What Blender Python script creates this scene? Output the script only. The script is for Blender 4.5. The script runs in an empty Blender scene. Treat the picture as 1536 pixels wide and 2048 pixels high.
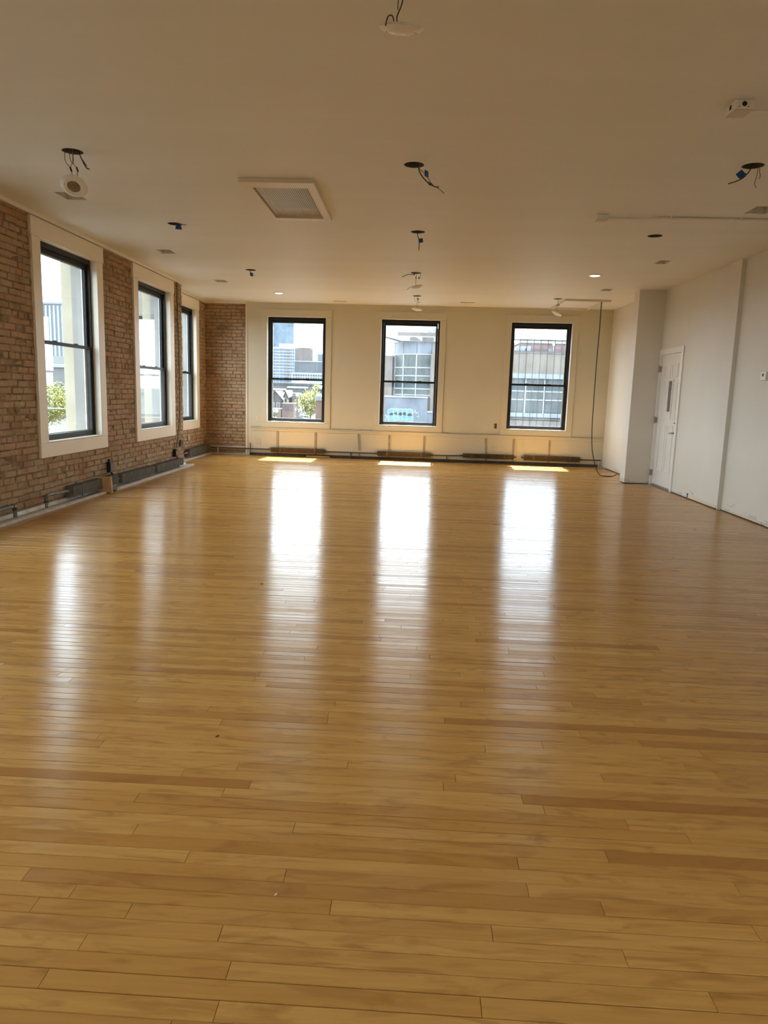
import bpy, bmesh, math, random
from math import sin, cos, pi, radians, sqrt
from mathutils import Vector, Matrix
random.seed(11)
C = bpy.context.scene
COL = C.collection

# ------------------------------------------------------------------ camera
cam_d = bpy.data.cameras.new('camera')
cam_d.sensor_fit = 'VERTICAL'; cam_d.sensor_height = 36.0
cam_d.lens = 1453.91 * 36.0 / 2048.0
cam_d.clip_start = 0.05; cam_d.clip_end = 6000
cam = bpy.data.objects.new('camera', cam_d); COL.objects.link(cam)
_p, _r, _y = 0.161943, 0.0298569, -0.0356605
_f = Vector((sin(_y)*cos(_p), cos(_y)*cos(_p), -sin(_p)))
_rt = Vector((cos(_y), -sin(_y), 0)); _up = _rt.cross(_f)
_r2 = _rt*cos(_r) + _up*sin(_r); _u2 = -_rt*sin(_r) + _up*cos(_r)
cam.matrix_world = Matrix(((_r2.x, _u2.x, -_f.x, 0), (_r2.y, _u2.y, -_f.y, 0), (_r2.z, _u2.z, -_f.z, 1.3346), (0, 0, 0, 1)))
C.camera = cam

# ------------------------------------------------------------------ world, sun, exposure
SKY = 11.0
W = bpy.data.worlds.new('sky'); C.world = W; W.use_nodes = True
nt = W.node_tree; nt.nodes.clear()
o_ = nt.nodes.new('ShaderNodeOutputWorld'); bg = nt.nodes.new('ShaderNodeBackground')
tc = nt.nodes.new('ShaderNodeTexCoord'); mp = nt.nodes.new('ShaderNodeMapping')
mp.inputs['Scale'].default_value = (1.6, 1.6, 4.0)
nz = nt.nodes.new('ShaderNodeTexNoise'); nz.inputs['Scale'].default_value = 2.2; nz.inputs['Detail'].default_value = 7
rp = nt.nodes.new('ShaderNodeValToRGB')
rp.color_ramp.elements[0].position = .38; rp.color_ramp.elements[0].color = (.55, .74, .95, 1)
rp.color_ramp.elements[1].position = .60; rp.color_ramp.elements[1].color = (.94, .97, 1.0, 1)
nt.links.new(tc.outputs['Generated'], mp.inputs['Vector']); nt.links.new(mp.outputs[0], nz.inputs['Vector'])
nt.links.new(nz.outputs['Fac'], rp.inputs['Fac']); nt.links.new(rp.outputs['Color'], bg.inputs['Color'])
bg.inputs['Strength'].default_value = SKY; nt.links.new(bg.outputs[0], o_.inputs['Surface'])

sun_d = bpy.data.lights.new('sun', 'SUN'); sun_d.energy = 50.0; sun_d.angle = radians(.53); sun_d.color = (1, .97, .90)
sun = bpy.data.objects.new('sun', sun_d); COL.objects.link(sun)
sun.rotation_euler = Vector((.03, 1.0, 2.1)).to_track_quat('Z', 'Y').to_euler()
sun.location = (10, 60, 90)

vs = C.view_settings
vs.view_transform = 'Standard'; vs.look = 'None'; vs.exposure = 0.2; vs.gamma = 1.0; vs.use_curve_mapping = False
C.display_settings.display_device = 'sRGB'
C.cycles.diffuse_bounces = 7; C.cycles.glossy_bounces = 4; C.cycles.transparent_max_bounces = 16
C.cycles.caustics_reflective = False; C.cycles.caustics_refractive = False

# ------------------------------------------------------------------ dimensions
H = 3.05
XL, XL2, XR, XR2 = -3.932, -4.252, 3.887, 3.928
YR = -5.0                       # rear wall, behind the camera
TB = 0.0312040; NB = Vector((sin(TB), cos(TB), 0)); UB = Vector((cos(TB), -sin(TB), 0)); DB = 14.76623
def FB(u, w, z): return NB*(DB + w) + UB*u + Vector((0, 0, z))       # back wall: u along, w outwards
def FL(y, w, z): return Vector((XL - w, y, z))
def FL2(y, w, z): return Vector((XL2 - w, y, z))
def FR(y, w, z): return Vector((XR + w, y, z))
def FW(x, y, z): return Vector((x, y, z))

# ------------------------------------------------------------------ mesh builder
class MB:
    def __init__(s, F=FW): s.v = []; s.f = []; s.F = F; s.sm = False
    def add(s, vs, fs, raw=False):
        n = len(s.v)
        s.v += [Vector(p) if raw else s.F(*p) for p in vs]
        s.f += [tuple(i + n for i in f) for f in fs]; return s
    def box(s, a0, a1, b0, b1, c0, c1):
        return s.add([(a0,b0,c0),(a1,b0,c0),(a1,b1,c0),(a0,b1,c0),(a0,b0,c1),(a1,b0,c1),(a1,b1,c1),(a0,b1,c1)],
                     [(0,3,2,1),(4,5,6,7),(0,1,5,4),(1,2,6,5),(2,3,7,6),(3,0,4,7)])
    def ring(s, a0, a1, c0, c1, t, b0, b1, tt=None, tb=None, tr=None):
        """rectangular frame in the (a,c) plane between depths b0 and b1, one closed solid"""
        tt = t if tt is None else tt; tb = t if tb is None else tb; tr = t if tr is None else tr
        O = [(a0,c0),(a1,c0),(a1,c1),(a0,c1)]; I = [(a0+t,c0+tb),(a1-tr,c0+tb),(a1-tr,c1-tt),(a0+t,c1-tt)]
        vs = [(a,b0,c) for a,c in O]+[(a,b0,c) for a,c in I]+[(a,b1,c) for a,c in O]+[(a,b1,c) for a,c in I]
        fs = []
        for k in range(4):
            j = (k+1) % 4
            fs += [(k,j,4+j,4+k), (8+k,12+k,12+j,8+j), (k,8+k,8+j,j), (4+k,4+j,12+j,12+k)]
        return s.add(vs, fs)
    def prism(s, poly, b0, b1):
        """polygon in (a,c), extruded between depths b0,b1"""
        n = len(poly)
        vs = [(a,b0,c) for a,c in poly]+[(a,b1,c) for a,c in poly]
        fs = [tuple(range(n)), tuple(range(2*n-1, n-1, -1))]+[(k,n+k,n+(k+1)%n,(k+1)%n) for k in range(n)]
        return s.add(vs, fs)
    def tube(s, pts, r, seg=8, caps=True, raw=False):
        P = [Vector(p) if raw else s.F(*p) for p in pts]
        rr = r if isinstance(r, (list, tuple)) else [r]*len(P)
        n = len(P); base = len(s.v); up = None
        for k, p in enumerate(P):
            t = (P[min(k+1, n-1)]-P[max(k-1, 0)]).normalized()
            if up is None: up = Vector((0,0,1)) if abs(t.z) < .9 else Vector((1,0,0))
            x = (up - t*up.dot(t)).normalized(); y = t.cross(x); up = x
            for j in range(seg):
                a = 2*pi*j/seg; s.v.append(p + x*cos(a)*rr[k] + y*sin(a)*rr[k])
        for k in range(n-1):
            for j in range(seg):
                j2 = (j+1) % seg
                s.f.append((base+k*seg+j, base+k*seg+j2, base+(k+1)*seg+j2, base+(k+1)*seg+j))
        if caps:
            s.f.append(tuple(base+j for j in range(seg-1, -1, -1))); s.f.append(tuple(base+(n-1)*seg+j for j in range(seg)))
        return s
    def lathe(s, prof, mat4, seg=28, caps=True):
        """profile (r,h) revolved about local z, placed by mat4"""
        base = len(s.v); n = len(prof)
        for r, h in prof:
            for j in range(seg):
                a = 2*pi*j/seg; s.v.append(mat4 @ Vector((r*cos(a), r*sin(a), h)))
        for k in range(n-1):
            for j in range(seg):
                j2 = (j+1) % seg
                s.f.append((base+k*seg+j, base+k*seg+j2, base+(k+1)*seg+j2, base+(k+1)*seg+j))
        if caps and prof[0][0] > 0: s.f.append(tuple(base+j for j in range(seg-1, -1, -1)))
        if caps and prof[-1][0] > 0: s.f.append(tuple(base+(n-1)*seg+j for j in range(seg)))
        return s
    def smooth(s): s.sm = True; return s

ORG = {}
def obj(name, mb, mat, parent=None, label=None, kind=None, bev=0, fix=True):
    me = bpy.data.meshes.new(name)
    org = ORG.get(parent.name, Vector()) if parent else Vector()
    me.from_pydata([p-org for p in mb.v], [], mb.f)
    if fix:
        bm = bmesh.new(); bm.from_mesh(me); bmesh.ops.remove_doubles(bm, verts=bm.verts, dist=1e-6)
        bmesh.ops.recalc_face_normals(bm, faces=bm.faces); bm.to_mesh(me); bm.free()
    if mb.sm:
        for p in me.polygons: p.use_smooth = True
        try: me.set_sharp_from_angle(angle=radians(38))
        except Exception: pass
    me.materials.append(mat)
    o = bpy.data.objects.new(name, me); COL.objects.link(o)
    if parent: o.parent = parent; ORG[o.name] = org
    else: ORG[o.name] = Vector()
    if label: o['label'] = label
    if kind: o['kind'] = kind
    if bev:
        b = o.modifiers.new('bevel', 'BEVEL'); b.width = bev; b.segments = 2; b.limit_method = 'ANGLE'
    return o
def thing(name, label, cat, loc, group=None):
    o = bpy.data.objects.new(name, None); o.empty_display_size = .1; COL.objects.link(o)
    o.location = loc; ORG[o.name] = Vector(loc)
    o['label'] = label; o['category'] = cat
    if group: o['group'] = group
    return o
def tag(o, label, cat, group=None):
    o['label'] = label; o['category'] = cat
    if group: o['group'] = group
    return o
def struct(name, mb, mat, label=None, **k):
    return obj(name, mb, mat, None, label, 'structure', **k)

def slab(F, outer, holes, w0, w1):
    """plate with holes: outer / holes are polygons in (a,c); solid between depths w0 and w1"""
    m = MB(F); bm = bmesh.new()
    for loop in [outer]+holes:
        vv = [bm.verts.new((a, c, 0)) for a, c in loop]
        for k in range(len(vv)): bm.edges.new((vv[k], vv[(k+1) % len(vv)]))
    bmesh.ops.triangle_fill(bm, use_beauty=True, use_dissolve=False, edges=bm.edges[:])
    bm.verts.index_update()
    P = [(v.co.x, v.co.y) for v in bm.verts]; n = len(P)
    fs = [tuple(v.index for v in f.verts) for f in bm.faces]
    bd = [tuple(v.index for v in e.verts) for e in bm.edges if len(e.link_faces) == 1]
    bm.free()
    m.add([(a, w0, c) for a, c in P]+[(a, w1, c) for a, c in P],
          fs+[tuple(i+n for i in reversed(f)) for f in fs]+[(i, j, j+n, i+n) for i, j in bd])
    return m
def rect(a0, a1, c0, c1): return [(a0, c0), (a1, c0), (a1, c1), (a0, c1)]
def circ(x, y, r, n=24): return [(x+r*cos(2*pi*k/n), y+r*sin(2*pi*k/n)) for k in range(n)]

# ------------------------------------------------------------------ materials
def newmat(name):
    m = bpy.data.materials.new(name); m.use_nodes = True; t = m.node_tree
    return m, t, t.nodes['Principled BSDF']
def N(t, typ, **kw):
    n = t.nodes.new('ShaderNode'+typ)
    for k, v in kw.items():
        if k[0] == '_': setattr(n, k[1:], v)
        else:
            k2 = k.replace('_', ' ')
            s = n.inputs[k2] if k2 in n.inputs else n.inputs[k]
            if isinstance(v, bpy.types.NodeSocket): t.links.new(v, s)
            else: s.default_value = v
    return n
def ramp(t, fac, stops):
    r = t.nodes.new('ShaderNodeValToRGB'); e = r.color_ramp.elements
    while len(e) < len(stops): e.new(.5)
    for k, (p, c) in enumerate(stops): e[k].position = p; e[k].color = (*c, 1)
    t.links.new(fac, r.inputs['Fac']); return r.outputs['Color']
def mix(t, fac, a, b, mode='MIX'):
    n = t.nodes.new('ShaderNodeMix'); n.data_type = 'RGBA'; n.blend_type = mode
    for s, v in ((n.inputs[0], fac), (n.inputs[6], a), (n.inputs[7], b)):
        if isinstance(v, bpy.types.NodeSocket): t.links.new(v, s)
        elif isinstance(v, (tuple, list)): s.default_value = (*v, 1)
        else: s.default_value = v
    return n.outputs[2]
def mth(t, op, a, b=0.0, c=0.0):
    n = t.nodes.new('ShaderNodeMath'); n.operation = op
    for s, v in zip(n.inputs, (a, b, c)):
        if isinstance(v, bpy.types.NodeSocket): t.links.new(v, s)
        else: s.default_value = v
    return n.outputs[0]
def rnd_island(t):
    g = t.nodes.new('ShaderNodeNewGeometry'); oi = t.nodes.new('ShaderNodeObjectInfo')
    return mth(t, 'FRACT', mth(t, 'ADD', mth(t, 'MULTIPLY', g.outputs['Random Per Island'], 7.13), oi.outputs['Random'])), g
def vmad(t, v, mul, add=None):
    n = t.nodes.new('ShaderNodeVectorMath'); n.operation = 'MULTIPLY_ADD'
    t.links.new(v, n.inputs[0]); n.inputs[1].default_value = mul
    if add is not None: t.links.new(add, n.inputs[2])
    return n.outputs[0]

def paint(name, col, rough=.55, vary=.06, scale=3.0, bump=.0, spec=.4, metal=0.0):
    m, t, b = newmat(name)
    g = N(t, 'NewGeometry'); nz = N(t, 'TexNoise', Vector=g.outputs['Position'], Scale=scale, Detail=5.0)
    dk = tuple(max(0, c*(1-vary)) for c in col); lt = tuple(min(1, c*(1+vary)) for c in col)
    t.links.new(ramp(t, nz.outputs['Fac'], [(.3, dk), (.7, lt)]), b.inputs['Base Color'])
    b.inputs['Roughness'].default_value = rough; b.inputs['Specular IOR Level'].default_value = spec
    b.inputs['Metallic'].default_value = metal
    if bump:
        n2 = N(t, 'TexNoise', Vector=g.outputs['Position'], Scale=scale*25, Detail=3.0)
        bp = N(t, 'Bump', Strength=bump, Distance=.01, Height=n2.outputs['Fac']); t.links.new(bp.outputs[0], b.inputs['Normal'])
    return m

def m_wood():
    m, t, b = newmat('maple_plank')
    r, g = rnd_island(t)
    off = N(t, 'CombineXYZ', X=mth(t, 'MULTIPLY', r, 53.0), Y=mth(t, 'MULTIPLY', r, 17.0), Z=mth(t, 'MULTIPLY', r, 9.0)).outputs[0]
    P = g.outputs['Position']
    grain = N(t, 'TexNoise', Vector=vmad(t, P, (1.3, 26, 1), off), Scale=2.0, Detail=6.0, Roughness=.6, Distortion=.5)
    fig = N(t, 'TexNoise', Vector=vmad(t, P, (2.2, 9, 1), off), Scale=1.7, Detail=4.0, Distortion=1.6)
    fine = N(t, 'TexNoise', Vector=vmad(t, P, (10, 260, 1), off), Scale=1.0, Detail=2.0)
    plank = ramp(t, r, [(0, (0.385, 0.172, 0.038)), (.08, (0.531, 0.270, 0.064)), (.35, (0.586, 0.312, 0.078)), (.62, (0.641, 0.357, 0.095)), (.85, (0.604, 0.325, 0.086)), (1, (0.458, 0.219, 0.052))])
    c = mix(t, mth(t, 'MULTIPLY', mth(t, 'SUBTRACT', grain.outputs['Fac'], .38), 1.5), plank, (0.403, 0.185, 0.043))
    dark = ramp(t, fig.outputs['Fac'], [(.50, (0, 0, 0)), (.72, (1, 1, 1))])
    dm = N(t, 'RGBToBW', Color=dark)
    c = mix(t, mth(t, 'MULTIPLY', dm.outputs[0], .70), c, (0.312, 0.134, 0.030))
    c = mix(t, mth(t, 'MULTIPLY', fine.outputs['Fac'], .22), c, (0.439, 0.214, 0.052))
    t.links.new(c, b.inputs['Base Color'])
    wr = N(t, 'TexNoise', Vector=P, Scale=1.1, Detail=5.0)
    rr = mth(t, 'ADD', mth(t, 'MULTIPLY', wr.outputs['Fac'], .12), mth(t, 'MULTIPLY', r, .05))
    t.links.new(mth(t, 'ADD', rr, .135), b.inputs['Roughness'])
    b.inputs['Anisotropic'].default_value = .75
    t.links.new(N(t, 'CombineXYZ', X=0.0, Y=1.0, Z=0.0).outputs[0], b.inputs['Tangent'])
    b.inputs['Specular IOR Level'].default_value = .40
    hb = mth(t, 'ADD', mth(t, 'MULTIPLY', grain.outputs['Fac'], .5), mth(t, 'MULTIPLY', fine.outputs['Fac'], .25))
    cup = N(t, 'TexNoise', Vector=vmad(t, P, (1.5, 30, 1), off), Scale=1.0, Detail=1.0)
    hb = mth(t, 'ADD', hb, mth(t, 'MULTIPLY', cup.outputs['Fac'], 1.2))
    bp = N(t, 'Bump', Strength=.35, Distance=.0006, Height=hb); t.links.new(bp.outputs[0], b.inputs['Normal'])
    return m

def m_brick():
    m, t, b = newmat('old_brick')
    r, g = rnd_island(t); P = g.outputs['Position']
    base = ramp(t, r, [(0, (0.265, 0.167, 0.095)), (.2, (0.339, 0.217, 0.123)), (.45, (0.402, 0.266, 0.158)), (.65, (0.316, 0.198, 0.110)), (.82, (0.416, 0.258, 0.152)), (.94, (0.402, 0.201, 0.117)), (1, (0.219, 0.141, 0.086))])
    n1 = N(t, 'TexNoise', Vector=P, Scale=11.0, Detail=7.0, Roughness=.65)
    n2 = N(t, 'TexNoise', Vector=P, Scale=2.3, Detail=6.0, Roughness=.6)
    c = mix(t, mth(t, 'MINIMUM', mth(t, 'MULTIPLY', mth(t, 'SUBTRACT', n2.outputs['Fac'], .38), 3.0), .75), base, (0.446, 0.343, 0.224))
    sp = N(t, 'RGBToBW', Color=ramp(t, n1.outputs['Fac'], [(.55, (0, 0, 0)), (.75, (1, 1, 1))]))
    c = mix(t, mth(t, 'MULTIPLY', sp.outputs[0], .6), c, (0.602, 0.487, 0.337))
    t.links.new(c, b.inputs['Base Color']); b.inputs['Roughness'].default_value = .9; b.inputs['Specular IOR Level'].default_value = .2
    n3 = N(t, 'TexNoise', Vector=P, Scale=60.0, Detail=4.0)
    bp = N(t, 'Bump', Strength=.6, Distance=.006, Height=mth(t, 'ADD', n3.outputs['Fac'], n1.outputs['Fac'])); t.links.new(bp.outputs[0], b.inputs['Normal'])
    return m

def m_glass(name, dirt=.05, tint=(.93, .96, .95), scl=3.0):
    m, t, b = newmat(name); t.nodes.remove(b)
    out = t.nodes['Material Output']
    tr = N(t, 'BsdfTransparent', Color=(*tint, 1)); gl = N(t, 'BsdfGlossy', Roughness=.01)
    lw = N(t, 'LayerWeight', Blend=.5); ms = N(t, 'MixShader')
    t.links.new(mth(t, 'MULTIPLY_ADD', mth(t, 'POWER', lw.outputs['Facing'], 5.0), .9, .035), ms.inputs[0])
    t.links.new(tr.outputs[0], ms.inputs[1]); t.links.new(gl.outputs[0], ms.inputs[2])
    df = N(t, 'BsdfTranslucent', Color=(.9, .93, .95, 1))
    g = N(t, 'NewGeometry'); nz = N(t, 'TexNoise', Vector=vmad(t, g.outputs['Position'], (1, 1, .45)), Scale=scl, Detail=8.0, Roughness=.7)
    dm = N(t, 'RGBToBW', Color=ramp(t, nz.outputs['Fac'], [(.35, (.15, .15, .15)), (.75, (1, 1, 1))]))
    m2 = N(t, 'MixShader'); t.links.new(mth(t, 'MULTIPLY', dm.outputs[0], dirt), m2.inputs[0])
    t.links.new(ms.outputs[0], m2.inputs[1]); t.links.new(df.outputs[0], m2.inputs[2])
    t.links.new(m2.outputs[0], out.inputs['Surface']); return m

def emit(name, col, st):
    m, t, b = newmat(name); b.inputs['Base Color'].default_value = (.9, .9, .88, 1)
    b.inputs['Emission Color'].default_value = (*col, 1); b.inputs['Emission Strength'].default_value = st; return m

def m_wall(name, col, scuff, zmax):
    """painted plaster; bare grey patches where the baseboard was torn off"""
    m, t, b = newmat(name); g = N(t, 'NewGeometry'); P = g.outputs['Position']
    n0 = N(t, 'TexNoise', Vector=P, Scale=1.6, Detail=4.0)
    c = ramp(t, n0.outputs['Fac'], [(.3, tuple(x*.965 for x in col)), (.7, tuple(min(1, x*1.02) for x in col))])
    sx = N(t, 'SeparateXYZ', Vector=P)
    n1 = N(t, 'TexNoise', Vector=vmad(t, P, (1, 1, 4)), Scale=2.6, Detail=6.0, Roughness=.65)
    hh = mth(t, 'MULTIPLY', mth(t, 'SUBTRACT', n1.outputs['Fac'], .42), zmax*5)
    msk = mth(t, 'LESS_THAN', sx.outputs['Z'], hh)
    n2 = N(t, 'TexNoise', Vector=P, Scale=30.0, Detail=5.0)
    c = mix(t, mth(t, 'MULTIPLY', msk, .75), c, ramp(t, n2.outputs['Fac'], [(.35, scuff), (.6, tuple(x*.8 for x in col))]))
    t.links.new(c, b.inputs['Base Color']); b.inputs['Roughness'].default_value = .6; b.inputs['Specular IOR Level'].default_value = .3
    bp = N(t, 'Bump', Strength=.12, Distance=.01, Height=N(t, 'TexNoise', Vector=P, Scale=45.0, Detail=3.0).outputs['Fac']); t.links.new(bp.outputs[0], b.inputs['Normal'])
    return m

def m_ceiling():
    m, t, b = newmat('ceiling_paint'); g = N(t, 'NewGeometry'); P = g.outputs['Position']
    n0 = N(t, 'TexNoise', Vector=vmad(t, P, (.35, 1.6, 1)), Scale=1.3, Detail=4.0)
    t.links.new(ramp(t, n0.outputs['Fac'], [(.3, (.765, .770, .725)), (.7, (.805, .810, .765))]), b.inputs['Base Color'])
    b.inputs['Roughness'].default_value = .55; b.inputs['Specular IOR Level'].default_value = .35
    bp = N(t, 'Bump', Strength=.25, Distance=.05, Height=n0.outputs['Fac']); t.links.new(bp.outputs[0], b.inputs['Normal'])
    return m

M = {}
M['wood'] = m_wood(); M['brick'] = m_brick()
M['mortar'] = paint('mortar', (.260, .182, .115), .95, .45, 13, .5, .1)
M['wall_cream'] = m_wall('cream_wall_paint', (.600, .555, .425), (.43, .38, .28), .01)
M['wall_white'] = m_wall('white_wall_paint', (.710, .685, .610), (.45, .43, .38), .095)
M['ceil'] = m_ceiling()
M['trim'] = paint('off_white_trim', (.70, .62, .47), .4, .03, 2)
M['casing'] = paint('pale_casing_paint', (.83, .76, .63), .42, .03, 2)
M['white'] = paint('white_enamel', (.82, .80, .75), .35, .03, 4)
M['sillw'] = paint('white_sill_paint', (.86, .84, .78), .4, .05, 8)
M['black'] = paint('black_sash_paint', (.014, .013, .012), .5, .3, 8, 0, .25)
M['bronze'] = paint('dark_grey_sash', (.026, .025, .023), .5, .2, 8, 0, .25)
M['dark'] = paint('dark_void', (.02, .018, .015), .9, .3, 8)
M['gap'] = paint('bare_dark_wood', (.075, .052, .030), .85, .35, 14, .3)
M['under'] = paint('dark_subfloor', (.022, .013, .006), .9, .2, 14)
M['duct'] = paint('galvanised_duct', (.66, .65, .60), .6, .10, 12, 0, .4)
M['can'] = paint('grey_can', (.12, .105, .085), .6, .25, 14)
M['steel'] = paint('brushed_steel', (.36, .33, .29), .32, .1, 10, 0, .5, .9)
M['pipe'] = paint('old_grey_pipe', (.21, .19, .165), .55, .25, 14, .15)
M['pipe_dark'] = paint('dark_iron_pipe', (.075, .065, .055), .5, .3, 14)
M['finbrown'] = paint('dusty_brown_fins', (.135, .085, .040), .55, .25, 12, 0, .5, .35)
M['fingrey'] = paint('dusty_grey_fins', (.175, .160, .130), .7, .2, 12)
M['batten'] = paint('grey_batten', (.33, .29, .22), .75, .25, 10)
M['plate'] = paint('outlet_plate', (.60, .54, .42), .45, .08, 10)
M['offplate'] = paint('painted_box_cover', (.56, .50, .39), .6, .1, 10)
M['tape'] = paint('blue_painters_tape', (.012, .085, .36), .5, .1, 20)
M['wire_dark'] = paint('dark_wire', (.05, .036, .026), .5, .2, 12)
M['wire_tan'] = paint('tan_wire', (.25, .19, .11), .5, .2, 12)
M['wire_black'] = paint('black_cable', (.022, .020, .016), .45, .2, 12)
M['boxblack'] = paint('black_box', (.014, .014, .015), .45, .3, 12)
M['raw_wood'] = paint('raw_wood_block', (.50, .32, .15), .7, .15, 9, .2)
M['lens'] = paint('frosted_lens', (.80, .77, .70), .25, .03, 9)
M['led_board'] = paint('led_board', (.27, .19, .11), .35, .45, 60)
M['lit'] = emit('lit_led_lens', (1, .95, .85), 7.0)
M['baseb'] = paint('scuffed_white_strip', (.60, .57, .50), .5, .2, 8)
M['glass'] = m_glass('window_glass_clean', .010)
M['glass_d'] = m_glass('window_glass_dusty', .018, (.92, .95, .95), 4)
M['frost'] = paint('wired_glass', (.17, .17, .16), .15, .3, 20, 0, .6)
# outside; far building colours lean pale blue-grey to carry the haze
def ext(name, col, *k):
    return paint(name, tuple(c*EXT for c in col), *k)
EXT = .34
M['stone'] = paint('cream_limestone', (.38, .34, .25), .8, .12, 2, .2)
M['far_grey'] = ext('far_grey_stone', (.24, .24, .245), .85, .12, .3)
M['far_pale'] = ext('far_pale_stone', (.36, .37, .38), .85, .08, .3)
M['stone_far'] = ext('far_cream_stone', (.34, .31, .245), .8, .10, .5)
M['stone_grey'] = paint('grey_render', (.25, .24, .22), .85, .12, 2.5, .2)
M['street'] = ext('asphalt', (.13, .13, .135), .95, .2, .15, 0, .0)
M['tower'] = ext('blue_tower_glass', (.17, .27, .38), .3, .35, .09)
M['pale_conc'] = ext('pale_concrete', (.58, .62, .66), .8, .06, .1)
M['bluewin'] = ext('blue_window_glass', (.10, .16, .24), .3, .3, .3)
M['brown_brick'] = ext('brown_brick_far', (.20, .165, .155), .9, .12, .3)
M['balcony'] = ext('white_balcony_edge', (.50, .52, .54), .8, .05, .3)
M['blackbldg'] = ext('dark_slate_glass', (.070, .090, .115), .35, .3, .3)
M['roof_grey'] = ext('grey_roofing', (.13, .135, .14), .9, .2, .2)
M['roof_white'] = ext('white_roofing', (.55, .55, .54), .8, .1, .3)
M['house_dark'] = ext('dark_clapboard', (.10, .095, .095), .9, .2, .6)
M['house_tan'] = ext('tan_siding', (.33, .25, .15), .85, .15, .6)
M['house_red'] = ext('red_brick_far', (.24, .14, .11), .9, .2, .7)
M['drum'] = ext('blue_grey_cladding', (.20, .25, .32), .45, .08, .2)
M['mull'] = ext('pale_mullion', (.50, .56, .58), .5, .05, .5)
M['pane_g'] = ext('green_grey_pane', (.085, .120, .118), .35, .45, .35, 0, .25)
M['pane_b'] = ext('teal_grey_pane', (.080, .108, .120), .35, .40, .4, 0, .25)
M['tanbrick'] = ext('tan_brick_far', (.285, .235, .190), .9, .08, .5)
M['redbrick'] = ext('pink_brick_far', (.265, .170, .155), .9, .10, .5)
M['ledge_blue'] = ext('blue_grey_ledge', (.33, .38, .47), .6, .05, .3)
M['greywall'] = ext('blue_grey_wall', (.165, .205, .265), .8, .12, .6)
M['graf_blue'] = ext('sky_blue_spray_paint', (.085, .33, .55), .5, .1, 2)
M['graf_white'] = ext('pale_blue_spray_paint', (.52, .66, .72), .5, .05, 2)
M['pinkbase'] = ext('pinkish_panel', (.30, .255, .235), .85, .06, .5)
M['leaf'] = ext('spring_leaf', (.34, .345, .010), .6, .30, 2.0)
M['bark'] = ext('bark', (.11, .085, .06), .9, .2, 6)
M['orange_brick'] = ext('orange_brick', (.25, .125, .075), .9, .2, 3)
M['concrete_cap'] = ext('concrete_cap', (.30, .31, .32), .8, .1, 3)
M['globe'] = ext('white_lamp_globe', (.80, .79, .75), .3, .02, 3)
M['post'] = ext('dark_green_post', (.04, .05, .05), .5, .1, 4)
M['car_white'] = ext('white_car_paint', (.72, .73, .74), .2, .02, 2)
M['car_blue'] = ext('navy_car_paint', (.03, .05, .11), .2, .05, 2)
M['car_red'] = ext('red_car_paint', (.36, .04, .04), .2, .05, 2)
M['car_grey'] = ext('grey_car_paint', (.16, .17, .18), .2, .05, 2)
M['tyre'] = ext('tyre_rubber', (.02, .02, .02), .8, .1, 8)
M['fin_white'] = ext('white_fin', (.80, .84, .86), .5, .04, .2)
M['lt_glass'] = ext('pale_blue_curtain_glass', (.36, .46, .53), .25, .15, .1)
M['iron'] = ext('grille_iron', (.06, .075, .085), .5, .1, 10)

# ================================================================== FLOOR
GA = radians(-.5); ROW = .0572; Y0 = 1.680
def yrow(x, k): return Y0 + ROW*k + x*math.tan(GA)
struct('floor', MB().box(-4.6, 4.3, YR-.2, 15.4, -.12, -.016), M['under'])
floor = bpy.data.objects['floor']
JOINTS = {-1: [-.935, -.686], 0: [-.861], 1: [-1.018, .55], 2: [-.311], 3: [-.604, .95], 4: [-1.4, .35], 5: [-.801, .62], 6: [-.323], 7: [-1.5, .9], 8: [-.862, .729],
          9: [-.59], 10: [-.512, .413], 11: [.15, 1.3], 12: [-.582], -2: [-.432, .561], -3: [-.755, 1.9], -4: [-.383, .725], -5: [-.793, .197], -6: [-.381], -7: [.3]}
planks = []
k0 = int((YR-Y0)/ROW)+2; k1 = int((15.2-Y0)/ROW)
for k in range(k0, k1):
    def xlim(k):
        y = Y0+ROW*k
        xl = -3.775 if y < 12.40 else -4.10
        xr = XR2-.004 if y < 9.26 else (XR-.008 if y < 11.9 else (3.465 if y < 12.2 else 3.80))
        return xl, xr
    xl, xr = xlim(k)
    cuts = list(JOINTS.get(k, []))
    a = min(cuts) if cuts else xl + random.uniform(.1, 1.9)
    if cuts:
        b = min(cuts)
        while b - .6 > xl:
            b -= random.uniform(.55, 2.1)
            if b > xl+.12: cuts.append(b)
        b = max(cuts)
    else: cuts.append(a); b = a
    while b < xr:
        b += random.choice((random.uniform(.45, 1.1), random.uniform(.9, 2.3)))
        if b < xr-.12: cuts.append(b)
    xs = [xl]+sorted(cuts)+[xr]
    for i in range(len(xs)-1):
        ym = Y0 + ROW*(k+.5)
        if ym > 14.70 - (xs[i]+xs[i+1])*.5*.0312 : continue
        planks.append((xs[i], xs[i+1], k))
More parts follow.
